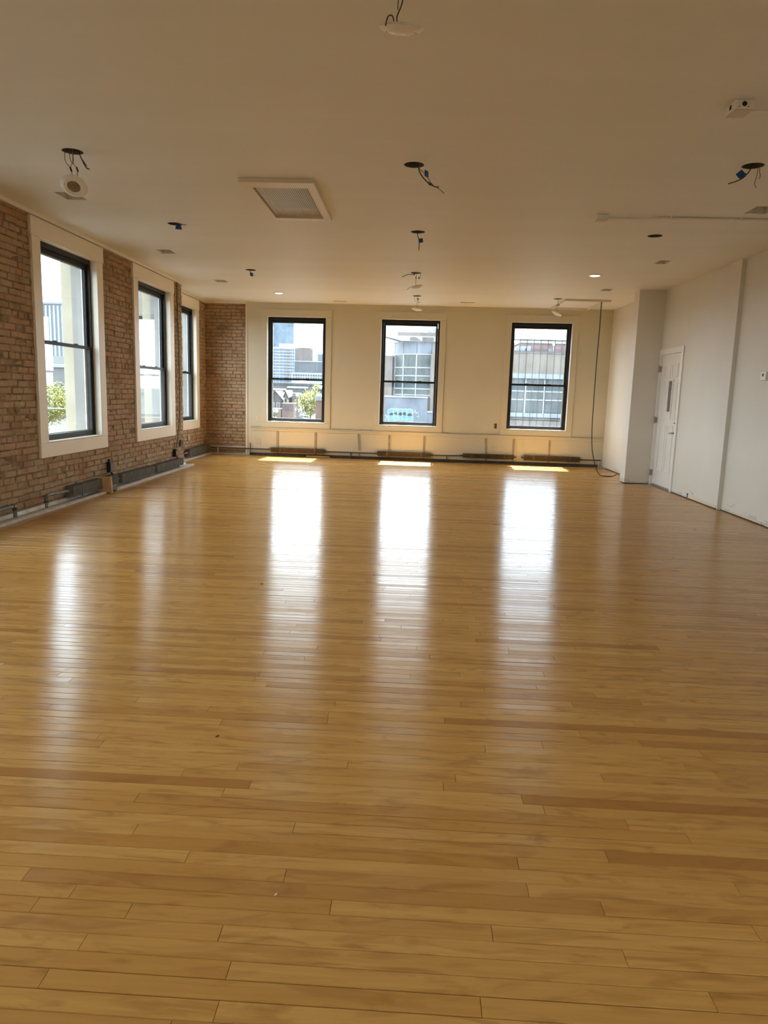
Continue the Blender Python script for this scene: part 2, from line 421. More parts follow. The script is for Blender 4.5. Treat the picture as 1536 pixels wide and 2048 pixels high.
def plank_mb(mb, x0, x1, k):
    g = random.choice((.0006, .0009, .0012, .0016, .0026)) ; c = .0016
    x0 += .0004; x1 -= .0005
    za, zb = random.gauss(0, .00038), random.gauss(0, .00038)
    def P(x, s, z):
        y = yrow(x, k) + (g if s == 0 else ROW-.0003); return (x, y, z)
    ins = lambda x, s, z: (x, yrow(x, k)+(g+c if s == 0 else ROW-.0003-c), z)
    ce = .0004
    v = [ins(x0+ce,0,za), ins(x1-ce,0,za), ins(x1-ce,1,zb), ins(x0+ce,1,zb),
         P(x0,0,za-c), P(x1,0,za-c), P(x1,1,zb-c), P(x0,1,zb-c),
         P(x0,0,-.0162), P(x1,0,-.0162), P(x1,1,-.0162), P(x0,1,-.0162)]
    f = [(0,1,2,3)]
    for q in range(4):
        r_ = (q+1) % 4; f += [(4+q,4+r_,r_,q), (8+q,8+r_,4+r_,4+q)]
    mb.add(v, f); return mb
vis = [p for p in planks if yrow(0, p[2]) > 1.22 and abs((p[0]+p[1])/2) < .62*yrow(0, p[2])+.9]
vis.sort(key=lambda p: p[2])
near = set(vis[:300])
rest = MB()
for p in planks:
    if p in near: obj('plank', plank_mb(MB(), *p), M['wood'], floor, fix=False)
    else: plank_mb(rest, *p)
obj('planking', rest, M['wood'], floor, kind='stuff', fix=False)

# ================================================================== CEILING (with its open holes)
HOLES = {'a': (-2.615, 5.703), 'b': (-2.61, 8.053), 'c': (-2.44, 10.944), 'd': (-.06, 5.873), 'e': (-.017, 8.182), 'f': (2.414, 5.747), 'g': (2.475, 8.124),
         'h': (-.03, 10.86), 'i': (-.005, 13.336), 'j': (2.461, 13.265), 'k': (-.09, 3.25)}
LIT = [(-2.465, 13.332), (2.469, 10.665)]
SQ = [(-3.235, 6.99, .20, .27), (-3.256, 9.66, .19, .27), (-3.194, 12.12, .19, .26), (2.996, 12.06, .16, .24), (3.045, 9.595, .14, .25), (3.05, 6.99, .20, .27), (-1.474, 14.36, .26, .10), (.94, 14.09, .26, .10)]
holes = [circ(x, y, .078) for x, y in HOLES.values()]+[circ(x, y, .062) for x, y in LIT]
holes += [rect(x-w/2, x+w/2, y-d/2, y+d/2) for x, y, w, d in SQ]
holes.append(rect(-1.425, -.945, 6.45, 7.525))
def FC(x, w, y): return Vector((x, y, H+w))
struct('ceiling', slab(FC, [(-4.45, YR-.1), (4.05, YR-.1), (4.05, 14.70), (-4.45, 14.96)], holes, 0, .02), M['ceil'])
struct('roof', MB().box(-4.50, 4.08, YR-.15, 14.80, H+.26, H+.38), M['dark'])

# ================================================================== LEFT WALL
OPL = [(7.70, 9.06), (10.40, 11.76), (5.00, 6.36), (2.30, 3.66), (-.40, .96)]  # last three continue the row out of view, added for daylight
OPL2 = (12.86, 14.235)
ZL0, ZL1 = .70, 2.815
wl = struct('wall_left', slab(FL, rect(YR, 12.415, -.1, H+.25), [rect(a, b, ZL0, ZL1) for a, b in OPL], .0078, .30), M['mortar'])
wl2 = struct('wall_left.001', slab(FL2, rect(12.30, 15.25, -.1, H+.25), [rect(*OPL2, ZL0, ZL1)], .0078, .26), M['mortar'])
# pier return facing the far bay
struct('wall_left.002', MB().box(-4.24, XL-.013, 12.30, 12.405, -.1, H+.25), M['mortar'])
def lay(F, a0, a1, z1, cuts, pr=.0, seed=1):
    """running-bond bricks with header courses; returns corner boxes"""
    rr = random.Random(seed); out = []; c = 0; z = .004; ch = .0678
    while z + .05 < z1:
        zt = min(z+.0575, z1-.001); iv = [(a0, a1)]
        for (u0, u1, w0, w1) in cuts:
            if z < w1 and zt > w0:
                nv = []
                for s, e in iv:
                    if u1 <= s or u0 >= e: nv.append((s, e)); continue
                    if u0 - s > .03: nv.append((s, u0))
                    if e - u1 > .03: nv.append((u1, e))
                iv = nv
        L = .2085 if c % 6 != 5 else .106
        o = (c % 2)*L/2 + rr.uniform(-.02, .02)
        for s, e in iv:
            k = math.floor((s-o)/L)
            while o+k*L < e:
                b0 = max(s, o+k*L+.004+rr.uniform(-.003, .003)); b1 = min(e, o+(k+1)*L-.006+rr.uniform(-.003, .003))
                if b1-b0 > .02: out.append((b0, b1, z+rr.uniform(-.003, .003), zt+rr.uniform(-.003, .003), rr.gauss(0, .0045)))
                k += 1
        z += ch; c += 1
    return out
def brick_mb(mb, b):
    a0, a1, z0, z1, w = b; c = .006; j = lambda: random.uniform(-.006, .006)
    v = [(a0+c+j(), w+j()*.6, z0+c+j()), (a1-c+j(), w+j()*.6, z0+c+j()), (a1-c+j(), w+j()*.6, z1-c+j()), (a0+c+j(), w+j()*.6, z1-c+j()),
         (a0, w+.006, z0), (a1, w+.006, z0), (a1, w+.006, z1), (a0, w+.006, z1), (a0, .02, z0), (a1, .02, z0), (a1, .02, z1), (a0, .02, z1)]
    f = [(0,1,2,3)]
    for q in range(4):
        r_ = (q+1) % 4; f += [(4+q,4+r_,r_,q), (8+q,8+r_,4+r_,4+q)]
    mb.add(v, f); return mb
cl = [(a-.05, b+.05, ZL0-.05, ZL1+.05) for a, b in OPL]
bl = lay(FL, 2.0, 12.41, H-.004, cl, seed=3)
bl.sort(key=lambda b: b[0])
nearb = [b for b in bl if b[1] > 6.45][:300]; nb = set(nearb)
rest = MB(FL)
for b in bl:
    if b in nb: obj('brick', brick_mb(MB(FL), b), M['brick'], wl, fix=False)
    else: brick_mb(rest, b)
obj('brickwork', rest, M['brick'], wl, kind='stuff', fix=False)
r2 = MB(FL2)
for b in lay(FL2, 12.42, 14.93, H-.004, [(OPL2[0]-.05, OPL2[1]+.05, ZL0-.05, ZL1+.05)], seed=5): brick_mb(r2, b)
obj('brickwork', r2, M['brick'], wl2, kind='stuff', fix=False)
def FE(x, w, z): return Vector((x, 12.405+.013-w, z))
# white ceiling trims and floor strips along the brick
struct('trim_1', MB().box(XL+.002, XL+.030, YR+.01, 12.45, H-.038, H-.001), M['white'])
struct('trim_2', MB().box(XL2+.002, XL2+.030, 12.45, 14.93, H-.036, H-.001), M['white'])
def strip(y0, y1, x0, x1):
    m = MB(); m.prism([(x0, .001), (x1, .001), (x1, .020), (x1-.018, .028), (x0+.02, .018), (x0, .05)], y0, y1); return m
def FS(a, b, c): return Vector((a, b, c))
for n, (y0, y1, x0, x1) in (('baseboard_left', (YR+.1, 8.83, XL+.005, -3.778)), ('baseboard_left.001', (9.13, 12.46, XL+.005, -3.765)), ('baseboard_left.002', (12.47, 14.80, XL2+.005, -4.105))):
    struct(n, strip(y0, y1, x0, x1), M['baseb'])

# ================================================================== BACK WALL
OPB = [(-3.445, -2.255), (-1.150, .015), (1.405, 2.585)]
ZB0, ZB1 = .690, 2.785
wb = struct('wall_back', slab(FB, rect(-3.862, 3.75, -.1, H+.25), [rect(a, b, ZB0, ZB1) for a, b in OPB], 0, .17), M['wall_cream'])
wbb = struct('wall_back.001', MB(FB).box(-4.95, -3.85, .045, .20, -.1, H+.25), M['mortar'])
def FBB(u, w, z): return FB(u, w+.032, z)
for b in lay(FBB, -4.76, -3.87, H-.004, [], seed=9): obj('brick', brick_mb(MB(FBB), b), M['brick'], wbb, fix=False)
struct('trim_3', MB(FB).box(-4.73, -3.88, -.002, .03, H-.034, H-.001), M['white'])
struct('trim_4', MB(FB).box(-3.882, -3.845, -.014, .04, .0, H-.002), M['trim'])
# chair rail
m = MB(FB); m.prism([(-.001, .575), (-.030, .575), (-.036, .560), (-.030, .552), (-.018, .550), (-.018, .512), (-.001, .508)], -3.77, 3.29)
cr = MB(lambda a, b, c: FB(b, a, c)); cr.v = []; cr.f = []
cr.prism([(.0, .575), (-.034, .575), (-.040, .566), (-.034, .556), (-.016, .553), (-.016, .510), (.0, .506)], -3.77, 3.29)
struct('trim_5', cr, M['wall_cream'])
struct('rail_dark_line', MB(FB).box(-3.77, 3.29, -.007, .001, .5765, .5865), M['batten'])  # thin grey strip drawn as the dark line along the rail top
for u, du in ((-3.222, 0), (-2.436, 0), (-1.556, .035), (-.925, 0), (-.220, 0), (1.022, .02), (1.575, 0), (2.289, 0)):
    mm = MB(FB); mm.add([(u-.019+du,-.012,.05),(u+.019+du,-.012,.05),(u+.019+du,0.001,.05),(u-.019+du,0.001,.05),(u-.019,-.012,.505),(u+.019,-.012,.505),(u+.019,0.001,.505),(u-.019,0.001,.505)],
                        [(0,3,2,1),(4,5,6,7),(0,1,5,4),(1,2,6,5),(2,3,7,6),(3,0,4,7)])
    obj('batten', mm, M['batten'], wb)
struct('baseboard_back', MB(FB).box(-3.80, 3.27, -.020, .002, .0, .052), M['gap'])
struct('baseboard_back.001', MB(FB).box(-4.62, -3.80, -.05, .03, .0, .018), M['baseb'])

# ================================================================== RIGHT WALL
DY0, DY1, DZ = 10.975, 11.872, 2.055
struct('wall_right', slab(FR, rect(9.25, 12.3, .012, H+.25), [rect(DY0-.03, DY1+.03, .012, DZ+.03)], 0, .16), M['wall_white'])
OPR_ADDED = [(-4.4, -2.6), (-2.0, -.2)]  # unseen openings added to bring more daylight into the room
def FR2(y, w, z): return Vector((XR2+w, y, z))
struct('wall_right.001', slab(FR2, rect(YR, 9.26, .012, H+.25), [rect(a, b_, .45, 2.85) for a, b_ in OPR_ADDED], 0, .17), M['wall_white'])
struct('wall_right.002', MB().box(3.805, 3.98, 12.15, 15.2, .012, H+.25), M['wall_white'])
struct('pillar', MB().box(3.475, 3.95, 11.925, 12.20, .012, H+.02), M['wall_white'], bev=.004)
struct('wall_rear', MB().box(-4.6, 4.3, YR-.15, YR, -.1, H+.25), M['wall_white'])
struct('baseboard_right', MB().box(XR-.004, XR+.05, 9.27, 10.90, .0, .013), M['gap'])
struct('baseboard_right.001', MB().box(XR2-.004, XR2+.05, YR, 9.25, -.002, .012), M['gap'])
struct('trim_6', MB().box(XR-.010, XR+.06, 9.243, 9.262, .004, H-.002), M['wall_white'])
# remains of the torn-off baseboard
for n, (x, y0, y1, z0, z1) in enumerate(((XR, 9.29, 10.24, .016, .055), (XR2, 8.15, 8.95, .016, .040), (XR2, 5.2, 8.05, .012, .035), (3.805, 12.6, 14.5, .016, .045))):
    struct('baseboard_right.%03d' % (n+2), MB().box(x-.010, x+.001, y0, y1, z0, z1), M['trim'])
struct('wall_hole_patch', MB().box(XR-.003, XR+.002, 10.255, 10.295, .015, .075), M['dark'])  # dark patch set on the wall in place of a hole

# ================================================================== WINDOWS
CL = M['glass']
def sash_window(name, F, a0, a1, z0, z1, zr, cz, fw=.055, dep=.045, fr=.035, st=.040, top=.055, bot=.045, mat='bronze', glass='glass', casing='casing', jamb='casing', head_x=.018, cw=.168, proud=.026, apron=.155, headh=.185, portal=True, outer=.135):
    fr0 = MB(F).ring(a0+.004, a1-.004, z0+.004, z1-.004, fr, fw, outer, tt=fr+.012, tb=fr*.7)
    w = struct(name, fr0, M[mat])
    i0, i1, j0, j1 = a0+.004+fr, a1-.004-fr, z0+.004+fr*.7, z1-.004-fr-.012
    g = .002
    up = obj('upper_sash', MB(F).ring(i0+g, i1-g, zr-.012, j1-g, st, fw+.040, fw+.066, tt=top, tb=.030), M[mat], w)
    obj('pane', MB(F).box(i0+st-.004, i1-st+.004, fw+.051, fw+.055, zr+.014, j1-top+.004), M[glass], up)
    lo = obj('lower_sash', MB(F).ring(i0+g, i1-g, j0+g, zr+.022, st, fw+.008, fw+.036, tt=.038, tb=bot), M[mat], w)
    obj('pane', MB(F).box(i0+st-.004, i1-st+.004, fw+.020, fw+.024, j0+bot-.004, zr-.012), M[glass], lo)
    for q in (.3, .7):
        a = i0+(i1-i0)*q
        obj('sash_lock', MB(F).box(a-.03, a+.03, fw+.004, fw+.034, zr+.022, zr+.034), M[mat], lo, bev=.004)
    obj('bright_edge_ring', MB(F).ring(i0+.004, i1-.004, j0+.004, j1-.004, st+.010, fw+.070, fw+.082, tt=top+.006, tb=bot+.006), M['white'], w)  # white ring added to draw the bright, bloomed edge around the glass
    jm = MB(F).ring(a0-.0, a1+.0, z0-.0, z1+.0, .0039, -proud+.002, fw+.06)
    obj('jamb', jm, M[jamb], w)
    # casing boards, each its own piece
    obj('casing_head', MB(F).box(a0-cw-head_x, a1+cw+head_x, -proud-.004, 0.004, z1-.002, z1+headh), M[casing], w, bev=.003)
    for s0, s1 in ((a0-cw, a0+.001), (a1-.001, a1+cw)):
        obj('casing_side', MB(F).box(s0, s1, -proud, 0.004, z0-.002, z1-.003), M[casing], w, bev=.003)
    obj('casing_apron', MB(F).box(a0-cw, a1+cw, -proud, 0.004, z0-apron, z0-.003), M[casing], w, bev=.003)
    obj('sill', MB(F).box(a0+.004, a1-.004, -proud+.004, fw+.01, z0+.002, z0+.014), M[casing if mat == 'bronze' else 'sillw'], w, bev=.003)
    if portal:
        L = bpy.data.lights.new('daylight_portal', 'AREA'); L.shape = 'RECTANGLE'; L.size = a1-a0; L.size_y = z1-z0; L.energy = 1; L.cycles.is_portal = True
        o = bpy.data.objects.new('daylight_portal', L); COL.objects.link(o)
        c = F((a0+a1)/2, outer+.02, (z0+z1)/2); inn = (F((a0+a1)/2, -1, (z0+z1)/2)-c).normalized()
        o.location = c; o.rotation_euler = inn.to_track_quat('-Z', 'Y').to_euler()
    return w
ZR = {0: 1.770, 1: 1.605}
for n, (a, b) in enumerate(OPL): sash_window('window_%d' % (n+1 if n < 2 else n+5), FL, a, b, ZL0, ZL1, ZR.get(n, 1.75), 0, glass='glass_d' if n == 1 else 'glass')
sash_window('window_3', FL2, *OPL2, ZL0, ZL1, 1.605, 0)
for n, (a, b) in enumerate(OPB):
    sash_window('window_%d' % (n+4), FB, a, b, ZB0, ZB1, 1.555+.012*n, 0, fw=.085, fr=.040, st=.030, top=.050, bot=.040, mat='black', glass='glass_d' if n else 'glass',
                casing='wall_cream', jamb='sillw', head_x=.0, cw=.112, proud=.018, apron=.112, headh=.135, outer=.165)

for n, (a, b) in enumerate(OPR_ADDED): sash_window('window_%d' % (n+10), FR2, a, b, .45, 2.85, 1.6, 0, fw=.085, mat='black', outer=.165)  # added windows, out of view, there to brighten the interior
# security grille outside the third back window
w6 = bpy.data.objects['window_6']
gp = 1.455
for k in range(8): obj('grille_bar', MB(FB).tube([(1.475+.138*k, .235, ZB0+.02), (1.475+.138*k, .235, ZB1-.03)], .0065, 6), M['iron'], w6)
for z in (2.465, .885): obj('grille_rail', MB(FB).box(1.41, 2.58, .225, .248, z-.012, z+.012), M['iron'], w6)

# stone piers outside the left windows and a stone lintel band
for (y0, y1) in ((9.13, 10.33), (11.86, 12.50), (6.45, 7.62), (3.75, 4.92)):
    obj('stone_pier', MB(FL).box(y0, y1, .295, .465, -6, H+1), M['stone'], wl)
obj('stone_pier', MB(FL2).box(14.22, 15.35, .255, .48, -6, H+1), M['stone'], wl2)
obj('outer_reveal', MB(FL2).box(14.222, 14.236, .145, .258, ZL0, ZL1), M['stone_grey'], wl2)
for a, b in OPL: obj('outer_reveal', MB(FL).box(b-.014, b+.001, .145, .298, ZL0, ZL1), M['stone_grey'], wl)
obj('stone_sill', MB(FL).box(-1, 12.30, .295, .40, .52, .64), M['stone'], wl)

# ================================================================== DOOR
door = struct('door_1', MB(FR).box(DY0+.004, DY1-.004, .015, .055, .030, DZ-.004), M['white'], bev=.002)
fr_ = MB(FR)
fr_.prism([(DY0-.068, .004), (DY0, .004), (DY0, DZ), (DY1, DZ), (DY1, .004), (DY1+.05, .004), (DY1+.05, DZ+.085), (DY0-.068, DZ+.085)], -.020, .06)
obj('door_frame', fr_, M['white'], door, bev=.003)
obj('threshold', MB(FR).box(DY0, DY1, -.012, .08, .003, .024), M['pipe'], door)
def mould(y0, y1, z0, z1): return MB(FR).ring(y0, y1, z0, z1, .022, .006, .017)
yc = (DY0+DY1)/2
for (y0, y1, z0, z1) in ((yc-.30, yc-.03, 1.70, 1.90), (yc+.03, yc+.30, 1.70, 1.90), (yc-.33, yc-.11, 1.06, 1.62), (yc-.30, yc-.03, .25, .98), (yc+.03, yc+.30, .25, .98)):
    pn = obj('door_panel', mould(y0, y1, z0, z1), M['white'], door, bev=.004)
lf = obj('lite_frame', MB(FR).ring(11.275, 11.475, 1.155, 1.675, .030, -.002, .018), M['white'], door, bev=.004)
obj('lite_pane', MB(FR).box(11.304, 11.446, .008, .012, 1.183, 1.647), M['frost'], lf)
for z in (1.84, 1.04, .20):
    hg = obj('hinge', MB(FR).box(DY1-.004, DY1+.016, -.024, .012, z-.045, z+.045), M['steel'], door)
    obj('hinge_pin', MB(FR).tube([(DY1+.002, -.030, z-.056), (DY1+.002, -.030, z+.056)], .007, 8), M['steel'], hg)
def rotmat(F, a, w, c, nrm):
    p = F(a, w, c); d = (F(a, w-1, c)-p).normalized()
    return Matrix.Translation(p) @ d.to_track_quat('Z', 'Y').to_matrix().to_4x4()
dl = obj('deadbolt', MB().lathe([(.030, 0), (.031, .006), (.024, .014), (.0, .016)], rotmat(FR, 11.032, .015, 1.022, 0), 20).smooth(), M['steel'], door)
obj('thumb_turn', MB(FR).box(11.020, 11.044, -.022, .004, 1.015, 1.029), M['steel'], dl, bev=.003)
lv = obj('lever_handle', MB().lathe([(.033, 0), (.034, .006), (.026, .014), (.010, .018), (.010, .050), (.0, .052)], rotmat(FR, 11.032, .015, .872, 0), 20).smooth(), M['steel'], door)
obj('lever', MB(FR).tube([(11.028, -.033, .872), (11.07, -.036, .874), (11.12, -.034, .868), (11.165, -.030, .860)], [.011, .010, .009, .007], 8).smooth(), M['steel'], lv)

# thermostat
t_ = thing('thermostat', 'small white square thermostat with a dark display on the white wall', 'thermostat', FW(XR2, 8.42, 1.65))
tb = obj('body', MB().box(XR2-.030, XR2-.001, 8.385, 8.505, 1.602, 1.694), M['white'], t_, bev=.004)
obj('display', MB().box(XR2-.0325, XR2-.029, 8.43, 8.465, 1.645, 1.677), M['boxblack'], tb)
obj('back_plate', MB().box(XR2-.005, XR2-.0005, 8.33, 8.52, 1.592, 1.70), M['plate'], t_)

# ================================================================== CEILING THINGS
def can(parent, x, y, r=.0775, d=.14, mat='can'):
    T = Matrix.Translation((x, y, H))
    m = MB(); seg = 24
    m.lathe([(r, .001), (r, d), (r-.004, d), (r-.004, .001), (r, .001)], T, seg, False)
    c = obj('junction_can', m.smooth(), M[mat], parent)
    obj('can_top', MB().lathe([(0, d-.004), (r-.003, d-.004), (r-.003, d), (0, d)], T, seg), M['dark'], c)
    return c
def flag(parent, pts, th=.002):
    """folded piece of tape: a thin curled quad"""
    p = [Vector(q) for q in pts]; n = (p[1]-p[0]).cross(p[2]-p[0]).normalized()*th
    mid = [(p[0]+p[1])/2 + n*3, (p[3]+p[2])/2 + n*3]
    row = [p[0], mid[0], p[1]]; row2 = [p[3], mid[1], p[2]]
    m = MB(); vs = row+row2; m.add([*vs]+[v+n for v in vs], [(0,1,4,3),(1,2,5,4),(6,9,10,7),(7,10,11,8),(0,6,7,1),(1,7,8,2),(2,8,11,5),(5,11,10,4),(4,10,9,3),(3,9,6,0)], raw=True)
    return obj('tape_flag', m, M['tape'], parent)
def spl(pts, n=6):
    """smooth curve through points"""
    P = [Vector(p) for p in pts]; out = []
    for i in range(len(P)-1):
        a = P[max(i-1, 0)]; b = P[i]; c = P[i+1]; d = P[min(i+2, len(P)-1)]
        for k in range(n):
            t = k/n; out.append(.5*((2*b)+(c-a)*t+(2*a-5*b+4*c-d)*t*t+(3*b-a-3*c+d)*t**3))
    return out+[P[-1]]
def wire(parent, pts, r=.003, mat='wire_dark', name='wire'):
    return obj(name, MB().tube(spl(pts), r, 6, raw=True).smooth(), M[mat], parent)
g1 = 'open light holes with loose taped wires'
def wirehole(key, label, cables, flags, extra=()):
    x, y = HOLES[key]
    t = thing('ceiling_wire', label, 'wire', (x, y, H), g1)
    can(t, x, y)
    for pts, mt in cables: wire(t, pts, .0042 if mt == 'wire_dark' else .0028, mt, 'cable')
    for f in flags: flag(t, f)
    return t
wirehole('b', 'flat blue-taped wire stub in the ceiling hole over the first brick-wall window', [([(-2.62, 8.05, H+.06), (-2.59, 8.05, H-.008), (-2.55, 8.05, H-.018)], 'wire_dark'), ([(-2.58, 8.05, H+.02), (-2.54, 8.05, H-.004), (-2.49, 8.06, H-.005)], 'wire_tan')],
         [((-2.60, 8.05, H-.006), (-2.548, 8.05, H-.004), (-2.538, 8.06, H-.055), (-2.61, 8.06, H-.050))])
wirehole('c', 'short cable with small blue tape tab hanging before the lit downlight near bare brick', [([(-2.47, 10.94, H+.06), (-2.455, 10.94, H-.01), (-2.425, 10.94, H-.055)], 'wire_dark'), ([(-2.425, 10.94, H-.055), (-2.40, 10.94, H-.07), (-2.38, 10.94, H-.075)], 'wire_tan')],
         [((-2.452, 10.94, H-.035), (-2.405, 10.94, H-.042), (-2.41, 10.95, H-.095), (-2.45, 10.95, H-.080))])
wirehole('d', 'pair of dark wires curling down with two blue tape tabs right of the vent grille',
         [([(-.03, 5.87, H+.08), (-.025, 5.87, H-.02), (.0, 5.87, H-.075), (.05, 5.87, H-.125), (.10, 5.87, H-.152), (.135, 5.87, H-.155)], 'wire_dark'),
          ([(-.02, 5.87, H+.08), (-.02, 5.87, H-.02), (.02, 5.87, H-.055), (.06, 5.87, H-.105), (.085, 5.87, H-.145), (.13, 5.87, H-.165), (.178, 5.87, H-.20)], 'wire_tan')],
         [((.022, 5.865, H-.032), (.050, 5.865, H-.045), (.054, 5.865, H-.092), (.022, 5.865, H-.078)), ((.050, 5.865, H-.118), (.078, 5.865, H-.128), (.098, 5.865, H-.150), (.055, 5.865, H-.142))])
wirehole('e', 'straight hanging cable with one blue tape tab in the middle row of ceiling holes', [([(-.025, 8.18, H+.06), (-.02, 8.18, H-.03), (-.003, 8.18, H-.09), (0, 8.18, H-.19)], 'wire_dark')],
         [((-.004, 8.175, H-.068), (.034, 8.175, H-.062), (.044, 8.175, H-.105), (-.002, 8.175, H-.113))])
wirehole('f', 'dark wire swept sideways with a large blue tape square near the conduit box',
         [([(2.43, 5.75, H+.08), (2.40, 5.75, H-.02), (2.36, 5.75, H-.075), (2.31, 5.75, H-.105), (2.25, 5.75, H-.125)], 'wire_dark'), ([(2.47, 5.75, H+.05), (2.465, 5.75, H-.03), (2.475, 5.75, H-.06), (2.47, 5.75, H-.085)], 'wire_tan'), ([(2.455, 5.75, H+.03), (2.45, 5.75, H-.06), (2.44, 5.75, H-.12), (2.455, 5.75, H-.15)], 'wire_tan')],
         [((2.335, 5.745, H-.095), (2.295, 5.745, H-.060), (2.335, 5.745, H-.025), (2.372, 5.745, H-.055))])
hg = thing('ceiling_hole', 'empty dark round light hole in the ceiling below the long conduit', 'hole', (*HOLES['g'], H)); can(hg, *HOLES['g'])

def disc_light(label, key, pos, tilt, ax, wires, cons=(), flags=(), cables=(), lens='lens', r=.095):
    x, y = HOLES[key]
    t = thing('dangling_light', label, 'light', (x, y, H), 'unfixed disc lights dangling from ceiling holes')
    can(t, x, y)
    T = Matrix.Translation(pos) @ Matrix.Rotation(tilt, 4, Vector(ax))
    obj('trim_ring', MB().lathe([(0, .012), (.055, .012), (.075, .008), (r, 0), (r+.002, -.003), (r-.004, -.008), (.078, -.016), (.066, -.019), (.064, -.012), (0, -.011)], T, 32).smooth(), M['white'], t)
    lo = obj('lens', MB().lathe([(.0635, -.012), (.060, -.020), (.045, -.027), (.025, -.031), (0, -.032), ], T, 32).smooth() if lens == 'lens' else
             MB().lathe([(.0635, -.0115), (.0, -.0125)], T, 32), M['lens' if lens == 'lens' else 'led_board'], t)
    if lens != 'lens':
        for k in range(8):
            a = 2*pi*k/8; c = T @ Vector((.030*cos(a), .030*sin(a), -.013))
            obj('led_chip', MB().lathe([(.0055, 0), (.0055, -.004), (0, -.005)], Matrix.Translation(c) @ T.to_3x3().to_4x4(), 8), M['wire_tan'], lo)
    for pts, mt in wires: wire(t, pts, .0026, mt)
    for a, b in cons: obj('wire_connector', MB().tube([a, b], .0065, 8, raw=True), M['boxblack'], t)
    for pts, mt in cables: wire(t, pts, .0042, mt, 'cable')
    for f in flags: flag(t, f)
    return t
disc_light('white disc light hanging edge-on by its wire close overhead at mid ceiling', 'k', (-.105, 3.30, 2.835), radians(17), (1, .12, 0),
           [([(-.09, 3.27, H+.1), (-.098, 3.29, H-.03), (-.105, 3.30, 2.93), (-.125, 3.30, 2.875), (-.122, 3.30, 2.848)], 'wire_dark'), ([(-.10, 3.27, H+.1), (-.112, 3.29, H-.03), (-.122, 3.30, 2.93), (-.122, 3.30, 2.90)], 'wire_tan'),
            ([(-.135, 3.30, 2.842), (-.142, 3.27, 2.862), (-.156, 3.24, 2.850), (-.163, 3.22, 2.825), (-.166, 3.20, 2.795)], 'wire_dark')], r=.094)
disc_light('white disc light tilted to show its LED face, dangling beside the brick wall', 'a', (-2.612, 5.70, 2.808), radians(-40), (1, .15, 0),
           [([(-2.655, 5.70, H+.08), (-2.675, 5.70, H-.03), (-2.665, 5.70, H-.08), (-2.635, 5.70, H-.115)], 'wire_tan'), ([(-2.62, 5.70, H+.08), (-2.615, 5.70, H-.06), (-2.64, 5.70, H-.118)], 'wire_tan'),
            ([(-2.64, 5.70, H+.08), (-2.635, 5.70, H-.05), (-2.605, 5.70, H-.095), (-2.585, 5.70, H-.118)], 'wire_tan'), ([(-2.618, 5.70, H+.08), (-2.61, 5.70, H-.05), (-2.612, 5.70, H-.09)], 'wire_tan'),
            ([(-2.628, 5.70, H-.14), (-2.62, 5.70, 2.87), (-2.612, 5.71, 2.825)], 'wire_tan'), ([(-2.582, 5.70, H-.14), (-2.584, 5.70, 2.87), (-2.586, 5.71, 2.825)], 'wire_dark')],
           [((-2.637, 5.70, H-.112), (-2.626, 5.70, H-.142)), ((-2.588, 5.70, H-.112), (-2.578, 5.70, H-.142))],
           [((-2.548, 5.70, H-.050), (-2.535, 5.70, H-.060), (-2.505, 5.70, H-.105), (-2.535, 5.70, H-.090))],
           [([(-2.575, 5.70, H+.06), (-2.56, 5.70, H-.02), (-2.535, 5.70, H-.075), (-2.512, 5.70, H-.115), (-2.49, 5.70, H-.122)], 'wire_dark')], lens='led')
disc_light('tilted disc light with a bent cable end, middle row before the centre window', 'h', (-.018, 10.86, 2.865), radians(-12), (0, 1, 0),
           [([(-.03, 10.86, H+.06), (-.025, 10.86, H-.06), (-.028, 10.86, 2.95), (-.026, 10.86, 2.87)], 'wire_dark'), ([(.03, 10.86, H+.05), (.033, 10.86, H-.05), (.02, 10.86, H-.075)], 'wire_dark'),
            ([(-.09, 10.86, 2.856), (-.125, 10.86, 2.840), (-.155, 10.86, 2.812)], 'wire_tan')],
           [((.006, 10.86, H-.055), (.018, 10.86, H-.082)), ((-.030, 10.86, H-.055), (-.026, 10.86, H-.080)), ((-.062, 10.86, H-.010), (-.050, 10.86, H-.028))], (),
           [([(-.03, 10.86, H+.05), (-.06, 10.86, H-.02), (-.13, 10.86, H-.022), (-.16, 10.86, H-.03), (-.23, 10.86, H-.06)], 'wire_dark')])
disc_light('disc light hanging right in front of the centre window head, black connectors above', 'i', (.0, 13.33, 2.825), radians(7), (0, 1, 0),
           [([(-.02, 13.33, H+.06), (-.05, 13.33, H-.03), (-.04, 13.33, H-.07), (-.01, 13.33, H-.10)], 'wire_tan'), ([(0, 13.33, H+.06), (.006, 13.33, H-.10), (.002, 13.33, 2.84)], 'wire_dark')],
           [((.0, 13.33, H-.035), (.006, 13.33, H-.075)), ((.020, 13.33, H-.035), (.024, 13.33, H-.075)), ((.018, 13.33, H-.105), (.036, 13.33, H-.115))])
disc_light('steeply tilted disc light below the white ceiling frame by the barred window', 'j', (2.455, 13.26, 2.805), radians(26), (0, 1, .2),
           [([(2.455, 13.26, H+.06), (2.46, 13.26, H-.06), (2.47, 13.26, H-.11)], 'wire_tan'), ([(2.48, 13.26, H+.06), (2.472, 13.26, H-.06), (2.455, 13.26, 2.90), (2.452, 13.26, 2.82)], 'wire_tan'), ([(2.53, 13.26, 2.765), (2.545, 13.26, 2.75), (2.55, 13.26, 2.735)], 'wire_tan')],
           [((2.44, 13.26, H-.115), (2.462, 13.26, H-.100)), ((2.478, 13.26, H-.09), (2.488, 13.26, H-.115))])

